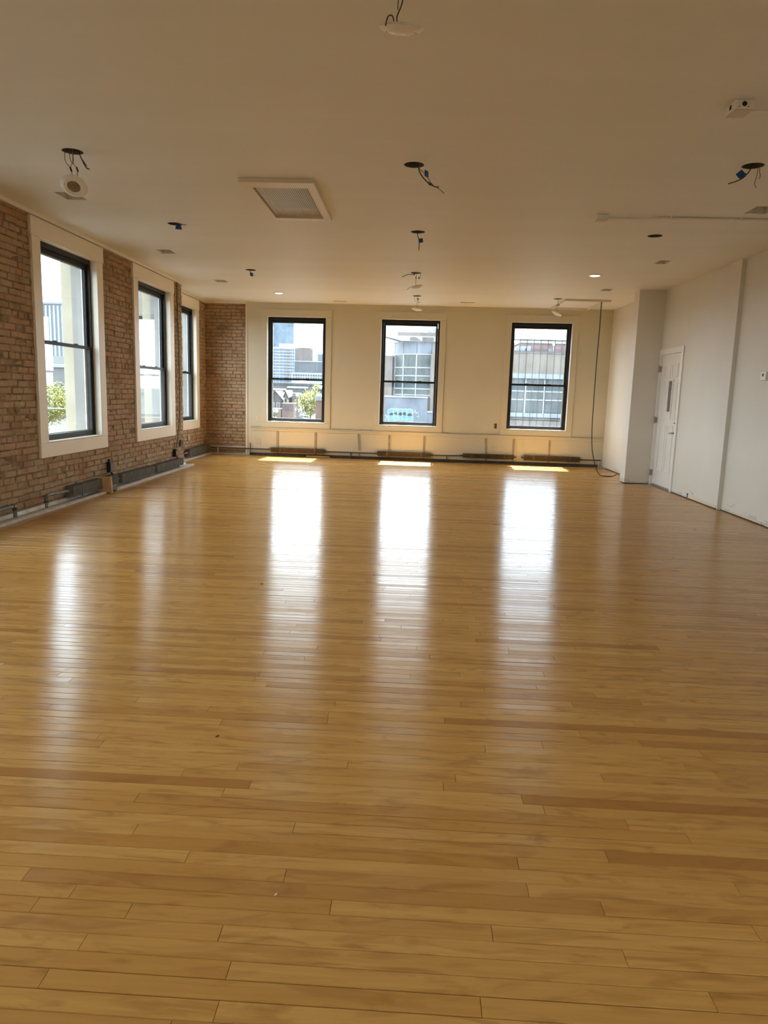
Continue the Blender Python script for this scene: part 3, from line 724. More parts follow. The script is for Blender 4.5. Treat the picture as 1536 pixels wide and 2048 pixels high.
for (x, y), lb in zip(LIT, ('small round recessed downlight, switched on, near the bare brick corner', 'small round recessed downlight, switched on, on the door side')):
    t = thing('recessed_downlight', lb, 'light', (x, y, H), 'recessed downlights that are on')
    T = Matrix.Translation((x, y, H))
    obj('trim_ring', MB().lathe([(.060, -.001), (.098, -.001), (.097, -.007), (.072, -.016), (.066, -.010), (.060, .004)], T, 32, False).smooth(), M['white'], t)
    obj('lens', MB().lathe([(.0655, -.010), (.050, -.017), (.025, -.020), (0, -.021)], T, 32).smooth(), M['lit'], t)
    can(t, x, y, .0615, .08)

SQL = ['open rectangular duct hole in the ceiling behind the tilted LED-face disc light', 'open rectangular duct hole over the first brick-wall window pier', 'open rectangular duct hole over the second brick-wall window',
       'small open duct hole nearest the white ceiling frame', 'open duct hole midway along the white-wall side of ceiling', 'open duct hole above the long conduit, at the white wall side',
       'slim duct slot in the ceiling between the first and centre back windows', 'slim duct slot in the ceiling between the centre and barred back windows']
for (x, y, w, d), lb in zip(SQ, SQL):
    t = thing('duct_opening', lb, 'vent', (x, y, H), 'open duct holes without grilles')
    obj('sleeve', MB(FC).ring(x-w/2+.001, x+w/2-.001, y-d/2+.001, y+d/2-.001, .004, .001, .10), M['duct'], t)
    obj('duct_top', MB(FC).box(x-w/2+.005, x+w/2-.005, .092, .098, y-d/2+.005, y+d/2-.005), M['duct'], t)

t = thing('return_air_grille', 'large white framed return-air grille with fine slats in the ceiling', 'vent', (-1.19, 6.95, H))
obj('frame', MB(FC).ring(-1.507, -.880, 6.285, 7.612, .085, -.036, -.001, tt=.088, tb=.165, tr=.072), M['trim'], t, bev=.003)
obj('back_plate', MB(FC).box(-1.424, -.946, .060, .070, 6.451, 7.524), M['dark'], t)
ns = 26; sw = (.4775-.02)/ns
for k in range(ns):
    x = -1.418+sw*(k+.5)
    m = MB(); m.add([(x-.0042, 6.452, H-.012), (x+.0042, 6.452, H-.006), (x+.0040, 6.452, H-.005), (x-.0046, 6.452, H-.011), (x-.0042, 7.523, H-.012), (x+.0042, 7.523, H-.006), (x+.0040, 7.523, H-.005), (x-.0046, 7.523, H-.011)],
                     [(0,1,2,3),(7,6,5,4),(0,4,5,1),(1,5,6,2),(2,6,7,3),(3,7,4,0)])
    obj('slat', m, M['white'], t)
obj('inner_lip', MB(FC).ring(-1.4245, -.9455, 6.4505, 7.5245, .006, -.004, .06), M['trim'], t)

def jbox(label, x0, x1, y0, y1, hz, run, dots):
    t = thing('conduit', label, 'conduit', ((x0+x1)/2, (y0+y1)/2, H))
    b = obj('junction_box', MB().box(x0, x1, y0, y1, H-hz, H-.001), M['white'], t, bev=.004)
    obj('box_cover', MB().box(x0+.004, x1-.004, y0+.004, y1-.004, H-hz-.004, H-hz), M['plate'], b)
    for (x, z, r) in dots: obj('knockout', MB().tube([(x, y0-.0025, z), (x, y0+.002, z)], r, 16, raw=True), M['dark'], b)
    for p, r in run: obj('pipe', MB().tube(spl(p, 5), r, 10, raw=True).smooth(), M['white'], t)
    return t
jt = jbox('long white conduit with a kink running from its ceiling box to the white wall', 1.655, 1.765, 7.24, 7.35, .045,
     [([(1.76, 7.29, H-.022), (1.86, 7.29, H-.022), (1.99, 7.29, H-.022), (2.05, 7.275, H-.026), (2.10, 7.26, H-.030), (2.16, 7.275, H-.026), (2.22, 7.29, H-.018), (2.5, 7.29, H-.016), (XR2-.01, 7.29, H-.016)], .0115),
      ([(2.20, 7.318, H-.014), (2.7, 7.318, H-.014), (XR2-.01, 7.318, H-.014)], .0075)],
     [(1.70, H-.03, .003), (1.72, H-.03, .003), (1.74, H-.03, .003)])
for x in (2.35, 3.0, 3.6): obj('strap', MB().box(x-.008, x+.008, 7.272, 7.332, H-.030, H-.001), M['white'], jt)
jb = jbox('white square ceiling box with round dark knockout and thin conduit, nearest overhead', 1.775, 1.885, 4.55, 4.69, .050, [([(1.88, 4.66, H-.028), (2.2, 4.66, H-.020), (XR2-.01, 4.66, H-.016)], .009)], [(1.828, H-.024, .0135), (1.80, H-.040, .003), (1.85, H-.040, .003)])
obj('slot', MB().box(1.7735, 1.7755, 4.60, 4.625, H-.036, H-.012), M['dark'], bpy.data.objects[jb.children[0].name])

# white rectangular surface frame on the ceiling by the barred window
t = thing('ceiling_frame', 'thin white rectangular rail frame fixed to the ceiling by the barred window', 'frame', (2.97, 13.9, H))
for nm, bx in (('front_rail', (2.575, 3.375, 13.22, 13.255)), ('back_rail', (2.61, 3.26, 14.50, 14.535)), ('side_rail', (2.575, 2.61, 13.256, 14.535)), ('side_rail', (3.26, 3.295, 13.256, 14.535))):
    obj(nm, MB().box(bx[0], bx[1], bx[2], bx[3], H-.034, H-.001), M['trim'], t, bev=.003)
# black cable down to the floor
cb = obj('hanging_cable', MB().tube(spl([(3.212, 13.24, H-.03), (3.213, 13.24, 2.6), (3.21, 13.26, 2.0), (3.215, 13.28, 1.3), (3.225, 13.28, .75), (3.25, 13.25, .42), (3.30, 13.14, .15), (3.345, 13.0, .02), (3.40, 12.90, .008), (3.50, 12.88, .008), (3.60, 13.02, .008), (3.72, 13.30, .008), (3.78, 13.50, .008)], 7), .0085, 8, raw=True).smooth(), M['wire_black'])
tag(cb, 'long black cable hanging from the ceiling frame and looping onto the floor', 'cable')

# ================================================================== HEATING
def fins(F, label, a0, a1, w0, w1, z0, z1, mat, pipe_mat, group, ext=(.05, .05), loc=None):
    t = thing('baseboard_radiator', label, 'radiator', F((a0+a1)/2, w0, z0), group)
    m = MB(F); n = int((a1-a0)/.0085)
    for k in range(n):
        a = a0+(a1-a0)*(k+.5)/n; j = random.uniform(-.0015, .0015); q = .0022
        m.box(a-q, a+q, w1+j, w0, z0+j, z1+j)
    obj('fin_bank', m, M[mat], t, kind='stuff', fix=False)
    zc = (z0+z1)/2; wc = (w0+w1)/2
    obj('core_pipe', MB(F).tube([(a0-ext[0], wc, zc), (a1+ext[1], wc, zc)], .014, 10).smooth(), M[pipe_mat], t)
    for a in (a0+.18*(a1-a0), a0+.82*(a1-a0)):
        obj('bracket', MB(F).box(a-.012, a+.012, w1-.004, w1-.001, z0-.012, z1+.004), M[mat], t)
        obj('bracket_foot', MB(F).box(a-.010, a+.010, w1-.003, w0+.015, z0-.012, z0-.004), M[mat], t)
    return t
gr = 'bare fin-tube radiators under the back windows'
fins(FB, 'brown bare fin radiator under the back window nearest the bare brick', -3.345, -2.236, -.015, -.085, .080, .172, 'finbrown', 'pipe_dark', gr)
fins(FB, 'brown bare fin radiator under the centre back window', -1.157, -.068, -.015, -.085, .076, .172, 'finbrown', 'pipe_dark', gr)
fins(FB, 'brown bare fin radiator between the centre and barred windows', .566, 1.588, -.015, -.085, .100, .188, 'finbrown', 'pipe_dark', gr)
fins(FB, 'brown bare fin radiator under the barred window', 1.786, 2.888, -.015, -.085, .092, .192, 'finbrown', 'pipe_dark', gr)
for lb, a0, a1, z0, z1, ra, rz in (('dark heating pipe from the white corner riser to the first brown radiator', -3.79, -3.40, .130, .128, -3.78, .25), ('dark heating pipe between the first and centre brown radiators', -2.18, -1.21, .122, .122, -1.70, .122),
        ('short dark pipe right of the centre brown radiator', -.01, .51, .126, .138, .25, .13), ('pale capped pipe end right of the barred window radiator', 2.94, 3.30, .140, .140, 3.27, .15)):
    t = thing('heating_pipe', lb, 'pipe', FB((a0+a1)/2, -.045, z0))
    obj('pipe', MB(FB).tube([(a0, -.045, z0), (a1, -.045, z1)], .011, 8).smooth(), M['pipe_dark'], t)
    obj('pipe_cover', MB(FB).box(a0, a1, -.024, -.001, z0+.012, z0+.034), M['trim'], t)
    obj('riser', MB(FB).tube([(ra, -.033, .0), (ra, -.033, rz)], .010, 8).smooth(), M['trim' if a0 > 2 else 'pipe_dark'], t)
t = thing('heating_pipe', 'short pipe run across the foot of the bare brick strip in the far corner', 'pipe', FB(-4.2, -.03, .12))
obj('pipe', MB(FB).tube([(-4.62, -.03, .132), (-3.80, -.03, .130)], .011, 8).smooth(), M['pipe_dark'], t)
obj('pipe_cover', MB(FB).box(-4.62, -3.90, -.012, .02, .144, .166), M['trim'], t)
obj('riser', MB(FB).tube([(-4.46, -.03, .0), (-4.46, -.03, .14)], .014, 8).smooth(), M['trim'], t)
gl = 'grey fin radiators along the brick wall'
fins(FL, 'grey bare fin radiator nearest, between iron pipe and wood block, at brick foot', 8.06, 9.33, -.012, -.105, .062, .185, 'fingrey', 'pipe', gl, (.02, .03))
fins(FL, 'grey bare fin radiator just beyond the wood block at the brick foot', 9.45, 10.68, -.012, -.105, .052, .170, 'fingrey', 'pipe', gl, (.02, .05))
fins(FL, 'grey bare fin radiator ending at the brick pier with the hanging wires', 10.79, 12.05, -.012, -.105, .052, .165, 'fingrey', 'pipe', gl, (.05, .03))
fins(FL2, 'grey bare fin radiator in the far brick bay under the last side window', 13.45, 14.80, -.012, -.105, .062, .190, 'fingrey', 'pipe', gl, (.20, .02))
t = thing('heating_pipe', 'grey iron pipe elbowing out of the floor to the nearest grey radiator', 'pipe', FL(7.56, -.06, 0))
obj('pipe', MB(FL).tube(spl([(7.52, -.06, .001), (7.52, -.06, .10), (7.525, -.06, .135), (7.56, -.06, .15), (7.62, -.06, .152), (8.03, -.058, .135)], 4), .017, 10).smooth(), M['pipe'], t)
obj('coupling', MB(FL).tube([(7.52, -.06, .075), (7.52, -.06, .10)], .022, 10), M['pipe_dark'], t)
obj('elbow', MB(FL).tube(spl([(7.52, -.06, .11), (7.526, -.06, .135), (7.56, -.06, .151)], 4), .022, 10).smooth(), M['pipe'], t)
t = thing('heating_pipe', 'bent iron pipe stub rising from the floor, closest along the brick wall', 'pipe', FL(6.92, -.06, 0))
obj('pipe', MB(FL).tube(spl([(6.90, -.06, .001), (6.90, -.06, .09), (6.89, -.06, .122), (6.85, -.06, .135), (6.0, -.06, .135)], 4), .018, 10).smooth(), M['pipe'], t)
obj('elbow', MB(FL).tube(spl([(6.90, -.06, .095), (6.892, -.06, .120), (6.86, -.06, .135)], 4), .023, 10).smooth(), M['pipe_dark'], t)
wbk = obj('wood_block', MB(FL).add([(8.80, -.018, .03), (8.87, -.205, .002), (8.915, -.205, .002), (8.87, -.018, .03), (8.80, -.06, .205), (8.87, -.19, .205), (8.915, -.19, .205), (8.87, -.06, .205)],
         [(0,3,2,1),(4,5,6,7),(0,1,5,4),(1,2,6,5),(2,3,7,6),(3,0,4,7)]), M['raw_wood'], bev=.003)
tag(wbk, 'short raw wood block standing on edge between two grey radiators', 'block')
def ebox(label, F, a, z, w, h, d, mat, parts):
    t = thing('outlet_box', label, 'outlet', F(a, -.01, z))
    b = obj('body', MB(F).box(a-w/2, a+w/2, -d, -.004, z-h/2, z+h/2), M[mat], t, bev=.003)
    for nm, (da, dz, ww, hh), mt in parts: obj(nm, MB(F).box(a+da-ww/2, a+da+ww/2, -d-.003, -d+.001, z+dz-hh/2, z+dz+hh/2), M[mt], b)
    return t
t = ebox('black electrical box on the brick above the first grey radiator joint', FL, 9.27, .285, .12, .13, .05, 'boxblack', [('cover', (.0, .0, .10, .10), 'pipe_dark')])
obj('whip', MB(FL).tube(spl([(9.28, -.03, .215), (9.30, -.05, .18), (9.38, -.05, .14)], 4), .010, 8).smooth(), M['boxblack'], t)
obj('conduit_stub', MB(FL).box(9.245, 9.285, -.03, -.006, .351, .385), M['boxblack'], t)
t = ebox('black electrical box low on the brick pier below the hanging wires', FL, 11.88, .262, .11, .125, .055, 'boxblack', [('switch', (-.01, .0, .02, .06), 'plate')])
obj('whip', MB(FL).tube(spl([(11.88, -.03, .199), (11.90, -.05, .185), (11.93, -.05, .17)], 4), .010, 8).smooth(), M['boxblack'], t)
ebox('dark square outlet box on the brick pier edge', FL, 12.24, .405, .14, .105, .03, 'can', [('socket', (.0, .0, .07, .07), 'boxblack')])
ebox('white outlet plate just behind the brick pier corner', FL2, 13.70, .40, .10, .12, .018, 'plate', [('socket', (.0, .026, .03, .028), 'wire_tan'), ('socket', (.0, -.026, .03, .028), 'wire_tan')])
t = thing('wall_cable', 'two thin cables running down the brick pier between side windows to a black box', 'cable', FL(12.05, -.02, 3.0))
obj('wire', MB(FL).tube(spl([(12.06, -.035, H-.04), (12.06, -.035, 2.5), (12.10, -.034, 2.0), (12.12, -.034, 1.4), (12.08, -.034, .8), (11.98, -.034, .5), (11.91, -.030, .335)], 6), .006, 8).smooth(), M['wire_black'], t)
obj('wire', MB(FL).tube(spl([(12.12, -.035, H-.04), (12.10, -.035, 2.6), (12.16, -.034, 1.9), (12.20, -.034, 1.3), (12.13, -.034, .7), (12.0, -.030, .42), (11.92, -.028, .335)], 6), .005, 8).smooth(), M['wire_tan'], t)
for lb, u, z in (('painted-over outlet on the cream wall beside the bare brick strip', -3.632, .752), ('painted-over outlet midway between the first and centre back windows', -1.535, .728), ('dark uncovered outlet left of the barred window', 1.196, .752)):
    t = thing('wall_outlet', lb, 'outlet', FB(u, -.005, z))
    b = obj('plate', MB(FB).box(u-.030, u+.030, -.008, -.001, z-.052, z+.052), M['trim' if u < 1 else 'wire_tan'], t, bev=.003)
    for dz in (-.022, .022): obj('socket', MB(FB).box(u-.014, u+.014, -.0105, -.007, z+dz-.015, z+dz+.015), M['offplate' if u < 1 else 'boxblack'], b, bev=.002)
for lb, u, z, s in (('square grey box cover on the low panel nearest the bare brick', -3.628, .290, .11), ('square grey box cover on the low panel between the back radiators', 1.192, .292, .11)):
    t = thing('box_cover', lb, 'cover', FB(u, -.005, z))
    b = obj('plate', MB(FB).box(u-s/2, u+s/2, -.008, -.001, z-s/2, z+s/2), M['offplate'], t, bev=.003)
    for dz in (-.035, .035): obj('screw', MB(FB).box(u-.005, u+.005, -.010, -.007, z+dz-.005, z+dz+.005), M['can'], b)
# bits of broken board below the radiators
for lb, a0, a1, w, z0, z1, mt in (('pale splintered board piece under the first brown radiator', -2.62, -2.12, -.06, .002, .030, 'raw_wood'), ('dark board lying along the wall under the centre radiator', -.98, .20, -.055, .002, .045, 'gap'),
                                   ('dark broken board lying under the barred window radiator', 1.28, 2.95, -.055, .002, .040, 'gap'), ('dark broken board lying left under the first radiator', -3.42, -2.66, -.055, .002, .045, 'gap')):
    b = obj('loose_board', MB(FB).add([(a0, w, z0), (a1, w-.01, z0), (a1, -.024, z0), (a0, -.024, z0), (a0+.03, w, z1), (a1-.05, w-.01, z1-.006), (a1-.02, -.024, z1), (a0, -.024, z1)],
            [(0,3,2,1),(4,5,6,7),(0,1,5,4),(1,2,6,5),(2,3,7,6),(3,0,4,7)]), M[mt])
    tag(b, lb, 'board')

# scraps on the floor
for lb, x, y, L_, a, mt in (('small white paint chip on the planks in the near foreground', -.322, 1.745, .012, 1.1, 'white'), ('white splinter on the planks by the first window glare', -1.93, 3.24, .030, .5, 'white'),
        ('tiny dark crumb in the floor glare of the first back window', -1.01, 4.87, .022, .4, 'gap'), ('dark wood crumb on the planks at mid floor', -.715, 2.62, .018, .8, 'gap'), ('dark crumb on the floor before the white wall post', 3.05, 7.75, .022, .2, 'gap')):
    c_, s_ = cos(a), sin(a); w_ = L_*.28
    o = obj('floor_scrap', MB().add([(x-c_*L_/2, y-s_*L_/2, .0005), (x+s_*w_/2, y-c_*w_/2, .0005), (x+c_*L_/2, y+s_*L_/2, .0005), (x-s_*w_/2, y+c_*w_/2, .0005),
            (x-c_*L_*.4, y-s_*L_*.4, .0035), (x+s_*w_*.4, y-c_*w_*.4, .005), (x+c_*L_*.4, y+s_*L_*.4, .004), (x-s_*w_*.4, y+c_*w_*.4, .003)],
            [(0,3,2,1),(4,5,6,7),(0,1,5,4),(1,2,6,5),(2,3,7,6),(3,0,4,7)]), M[mt])
    tag(o, lb, 'scrap')

# ================================================================== OUTSIDE
G = -5.5
struct('ground', MB().box(-900, 900, 16, 2500, G-1, G), M['street'])
struct('ground.001', MB().box(-900, -5.0, -300, 15.9, G-1, G), M['street'])
struct('ground.002', MB().box(5.0, 300, -300, 15.9, G-1, G), M['street'])
def bld(name, label, x, y): return thing(name, label, 'building', (x, y, G))
def grid(F, x0, x1, z0, z1, nx, nz, d0, d1, fx=.75, fz=.6):
    m = MB(F); dx = (x1-x0)/nx; dz = (z1-z0)/nz
    for i in range(nx):
        for j in range(nz):
            a = x0+dx*(i+.5); c = z0+dz*(j+.5); m.box(a-dx*fx/2, a+dx*fx/2, d0, d1, c-dz*fz/2, c+dz*fz/2)
    return m
# first back window: skyline
b = bld('glass_tower', 'tallest blue glass tower, farthest in the first back window', -222, 1200)
obj('tower_body', MB().box(-246, -197.2, 1200, 1240, G, 108), M['tower'], b)
obj('curtain_panes', grid(FW, -245.5, -197.6, 20, 107.5, 22, 34, 1199.4, 1200.2, .82, .78), M['tower'], b, kind='stuff')
b = bld('apartment_block', 'white gridded apartment block with blue windows before the glass tower', -108, 600)
obj('walls', MB().box(-122, -97.6, 600, 622, G, 35.6), M['pale_conc'], b)
obj('flank', MB().add([(-97.6,600,G),(-86,622,G),(-97,640,G),(-97.6,600,35.4),(-86,622,35.4),(-97,640,35.4)], [(0,1,2),(3,5,4),(0,3,4,1),(1,4,5,2),(2,5,3,0)]), M['brown_brick'], b)
obj('penthouse', MB().box(-111, -98.2, 603, 618, 35.6, 38.9), M['roof_white'], b)
obj('windows', grid(FW, -121.6, -104.5, 3, 35.0, 6, 13, 599.6, 600.2, .80, .62), M['bluewin'], b, kind='stuff')
obj('windows', grid(FW, -101.6, -97.9, 3, 35.0, 2, 13, 599.6, 600.2, .70, .62), M['bluewin'], b, kind='stuff')
obj('balconies', grid(FW, -104.4, -101.7, 3, 35.0, 1, 13, 598.8, 600.2, .9, .45), M['brown_brick'], b, kind='stuff')
b = bld('brick_tower', 'brown brick slab tower with pale balconies behind the white block', -106, 700)
obj('walls', MB().box(-116, -99.1, 700, 716, G, 41.5), M['brown_brick'], b)
obj('balconies', grid(FW, -113.5, -109.4, 14, 40.5, 1, 11, 698.5, 700.2, .95, .40), M['balcony'], b, kind='stuff')
obj('window_strip', grid(FW, -104.3, -101.6, 14, 40.5, 1, 11, 699.3, 700.2, .95, .62), M['balcony'], b, kind='stuff')
b = bld('thin_tower', 'pale slender tower at the right edge of the first back window', -177, 1400)
obj('walls', MB().box(-185.7, -168.6, 1400, 1420, G, 72), M['ledge_blue'], b)
obj('windows', grid(FW, -184, -170, 30, 70, 5, 10, 1399, 1400.3, .6, .6), M['tower'], b, kind='stuff')
b = bld('dark_building', 'long low black glass building before the brick tower', -55, 400)
obj('walls', MB().box(-65.2, -30, 400, 420, 11.1, 16.8), M['blackbldg'], b)
obj('roof_edge', MB().box(-65.4, -29.8, 399.4, 401, 16.8, 17.3), M['balcony'], b)
obj('podium', MB().box(-66.5, -30, 398, 420, G, 11.0), M['pale_conc'], b)
obj('podium_windows', grid(FW, -66, -30.5, 7.3, 10.5, 26, 2, 397.6, 398.2, .6, .55), M['blackbldg'], b, kind='stuff')
# low rooftops
for lb, x0, x1, y, z, mt, rw in (('long low grey warehouse roof in the first back window', -52, -26, 262, 3.9, 'roof_grey', 0), ('low pale flat-roofed shed before the warehouse', -50, -43.0, 240, 1.9, 'house_dark', 1),
                                  ('white-edged flat roof beside the warehouse, under the dark building', -42.2, -37.2, 246, 2.7, 'roof_grey', 1), ('grey gabled rooftop right of the white-edged roof', -36.3, -27, 248, 2.2, 'roof_grey', 0)):
    b = bld('low_building', lb, (x0+x1)/2, y)
    obj('walls', MB().box(x0, x1, y, y+10, G, z-.6), M[mt], b)
    obj('roof', MB().box(x0-.3, x1+.3, y-.4, y+10, z-.6, z), M['roof_white' if rw else 'roof_grey'], b)
    obj('windows', grid(FW, x0+.5, x1-.5, -1.5, z-1.2, 6, 1, y-.15, y+.1, .5, .6), M['blackbldg'], b, kind='stuff')
    if x0 < -50.5 or x0 > -37:
        obj('dome_vent', MB().lathe([(2.4, 0), (2.2, .5), (1.4, .95), (0, 1.15)], Matrix.Translation((x0+(x1-x0)*.45, y+3, z)), 16).smooth(), M['roof_white'], b)
def house(label, x0, x1, y, ze, zt, wall, roof, depth=9):
    b = thing('gabled_house', label, 'house', ((x0+x1)/2, y, G)); xm = (x0+x1)/2
    obj('walls', MB().prism([(x0, G), (x1, G), (x1, ze), (xm, zt), (x0, ze)], y, y+depth), M[wall], b)
    for s, e in ((x0, -1), (x1, 1)):
        obj('roof_slope', MB().add([(xm, y-.4, zt+.15), (s+.35*e, y-.4, ze-.15), (s+.35*e, y+depth+.3, ze-.15), (xm, y+depth+.3, zt+.15), (xm, y-.4, zt+.4), (s+.35*e, y-.4, ze+.1), (s+.35*e, y+depth+.3, ze+.1), (xm, y+depth+.3, zt+.4)],
                                   [(0,3,2,1),(4,5,6,7),(0,1,5,4),(1,2,6,5),(2,3,7,6),(3,0,4,7)]), M[roof], b)
    for k in (-.22, .22):
        xx = xm+(x1-x0)*k
        wf = obj('window', MB().ring(xx-.45, xx+.45, ze-2.1, ze-.6, .12, y-.10, y+.05), M['roof_white'], b)
        obj('pane', MB().box(xx-.34, xx+.34, y-.05, y+.02, ze-1.99, ze-.71), M['blackbldg'], wf)
    return b
house('dark clapboard gabled house at the edge of the first back window', -35.6, -32.4, 180, -1.1, .8, 'house_dark', 'roof_grey')
house('brown gabled house with white bargeboards beside the dark clapboard one', -31.6, -30.9, 179, -.3, 1.0, 'brown_brick', 'roof_white')
b = thing('corner_house', 'narrow tan square-topped house above the red brick storefront', 'house', (-29.8, 182, G))
obj('walls', MB().box(-30.2, -29.0, 182, 188, G, .55), M['house_tan'], b); obj('cornice', MB().box(-30.3, -28.9, 181.8, 188.2, .55, .8), M['roof_white'], b)
obj('windows', grid(FW, -30.4, -29.1, -1.4, .2, 2, 1, 181.9, 182.05, .55, .7), M['blackbldg'], b, kind='stuff')
b = thing('brick_storefront', 'red brick storefront below the tan house across the street', 'building', (-30, 172, G))
obj('walls', MB().box(-30.9, -28.2, 172, 178, G, -1.9), M['house_red'], b); obj('cornice', MB().box(-31, -28.1, 171.8, 178, -1.9, -1.65), M['house_tan'], b)
obj('windows', grid(FW, -30.8, -28.3, -3.4, -2.2, 3, 1, 171.85, 172.1, .5, .8), M['blackbldg'], b, kind='stuff')
b = thing('tan_storefront', 'low tan storefront left of the red brick storefront', 'building', (-33.4, 172, G))
obj('walls', MB().box(-35.5, -31.2, 172, 178, G, -3.0), M['house_tan'], b); obj('awning', MB().prism([(-35.3, -3.9), (-32.2, -3.9), (-32.2, -3.5), (-35.3, -3.5)], 170.8, 172), M['roof_white'], b)
def tree(name, label, x, y, g, top, r, rv, n, seed, leafs=.16, trunk=.12, bare=False):
    rr = random.Random(seed); t = thing(name, label, 'tree', (x, y, g))
    zc = top-rv
    obj('trunk', MB().tube([(x, y, g), (x+.05, y, (g+zc)/2), (x, y, zc)], [trunk*1.3, trunk, trunk*.7], 8, raw=True).smooth(), M['bark'], t)
    tips = []
    for k in range(16 if not bare else 22):
        a = rr.uniform(0, 2*pi); e = rr.uniform(-.5, 1); q = Vector((cos(a)*r*.8*sqrt(max(.05, 1-e*e*.8)), sin(a)*r*.8*sqrt(max(.05, 1-e*e*.8)), e*rv*.85))
        s0 = Vector((x, y, zc-rv*rr.uniform(.5, 1.1))); e0 = Vector((x, y, zc))+q
        obj('branch', MB().tube([s0, (s0*.5+e0*.5)+Vector((0, 0, .1*rv)), e0], [trunk*.45, trunk*.25, trunk*.1], 5, raw=True).smooth(), M['bark'], t)
        tips.append(e0)
    if not bare:
        m = MB()
        cl = [(Vector((x, y, zc))+Vector((rr.gauss(0, .48)*r, rr.gauss(0, .48)*r, rr.gauss(0, .45)*rv)), rr.uniform(.22, .38)*r) for _ in range(26)]+[(p, .3*r) for p in tips]
        for k in range(n):
            c, cr = cl[rr.randrange(len(cl))]
            d = Vector((rr.gauss(0, 1), rr.gauss(0, 1), rr.gauss(0, .8)))*cr*.62; p = c+d
            u = Vector((rr.gauss(0, 1), rr.gauss(0, 1), rr.gauss(0, 1))).normalized(); v = u.orthogonal().normalized()
            s = leafs*rr.uniform(.6, 1.3)
            m.add([p-u*s, p+v*s*.55, p+u*s, p-v*s*.55], [(0, 1, 2, 3)], raw=True)
        obj('foliage', m, M['leaf'], t, kind='stuff', fix=False)
    return t
tree('leafy_tree', 'round yellow-green street tree in the first back window', -21.1, 150, G, 1.4, 2.55, 2.7, 6500, 4, .17)
tree('bare_tree', 'leafless brown tree before the gabled houses', -28.7, 140, G, .4, 1.4, 2.4, 0, 8, bare=True)
tree('bare_tree', 'smaller leafless tree left, by the tan storefront', -30.8, 158, G, -.6, 1.2, 2.0, 0, 9, bare=True)
b = thing('brick_chimney', 'orange brick pillar with a grey cap at the edge of the first back window', 'pillar', (-7.5, 60, G))
obj('shaft', MB().box(-8.0, -7.2, 60, 60.8, G, .58), M['concrete_cap'], b)
rr = random.Random(2)
for j in range(46):
    z = -2.9+.075*j
    for k in range(4):
        x0 = -8.02+(.21*k if j % 2 else .21*k-.105); x1 = x0+.20
        x0, x1 = max(x0, -8.02), min(x1, -7.19)
        if x1-x0 > .03: obj('brick', MB().box(x0, x1, 59.975, 60.02, z, z+.064), M['orange_brick'], b, fix=False)
obj('cap', MB().box(-8.08, -7.1, 59.9, 60.9, .58, .92), M['concrete_cap'], b)
def lamp(label, x, y, zg, twin=True, grp='white globe street lamps'):
    t = thing('street_lamp', label, 'lamp', (x, y, G), grp)
    obj('post', MB().tube([(x, y, G), (x, y, G+.5), (x, y, zg-.3)], [.16, .09, .06], 8, raw=True), M['post'], t)
    if twin: obj('crossarm', MB().tube([(x-.28, y, zg-.28), (x, y, zg-.4), (x+.28, y, zg-.28)], .035, 6, raw=True), M['post'], t)
    for dx in ((-.26, .26) if twin else (0,)):
        obj('globe', MB().lathe([(.0, .30), (.10, .22), (.20, .05), (.20, -.05), (.13, -.20), (.07, -.26), (0, -.27)], Matrix.Translation((x+dx, y, zg)), 14).smooth(), M['globe'], t)
    return t
lamp('twin white globe street lamp left of the bare trees', -17.1, 90, -1.25)
lamp('twin white globe street lamp left of the yellow-green tree', -14.1, 90, -.98)
lamp('single white globe lamp higher up before the tree top', -14.15, 89, .8, False)
lamp('single white globe lamp beside the orange brick pillar', -11.78, 90, .8, False)
def car(label, x, y, paint_, L=4.4, flip=1):
    t = thing('parked_car', label, 'car', (x, y, G), 'cars on the street')
    P = [(-L/2, .35), (-L/2, .85), (-L*.30, 1.0), (-L*.18, 1.48), (L*.20, 1.50), (L*.36, 1.02), (L/2, .95), (L/2, .35)]
    obj('body', MB(lambda a, b_, c: Vector((x+a*flip, y+b_, G+c))).prism(P, -.85, .85), M[paint_], t, bev=.06)
    obj('side_glass', MB(lambda a, b_, c: Vector((x+a*flip, y+b_, G+c))).prism([(-L*.26, 1.02), (-L*.17, 1.40), (L*.18, 1.42), (L*.31, 1.04)], -.87, .87), M['blackbldg'], t)
    for a in (-L*.31, L*.31):
        for s in (-1, 1): obj('wheel', MB().tube([(x+a*flip, y+s*.72, G+.33), (x+a*flip, y+s*.90, G+.33)], .33, 14, raw=True), M['tyre'], t)
car('white car nearest on the street below the first back window', -18.2, 122, 'car_white', 4.7)
car('navy car on the street beyond the white car', -23.5, 150, 'car_blue')
car('red car on the street left of the white car', -24.5, 138, 'car_red', 4.3, -1)
car('grey car on the street behind the twin lamp', -28.5, 146, 'car_grey')
car('white car parked farther up beside the tree', -24.2, 162, 'car_white', 4.4)
t = thing('white_railing', 'white post and rail fence in front of the yellow-green tree', 'fence', (-17, 116, G))
for k in range(7): obj('post', MB().box(-19.6+k*.95, -19.5+k*.95, 116, 116.1, G, -3.1), M['roof_white'], t)
for z in (-3.2, -3.75): obj('rail', MB().box(-19.7, -13.7, 115.95, 116.0, z-.05, z+.05), M['roof_white'], t)

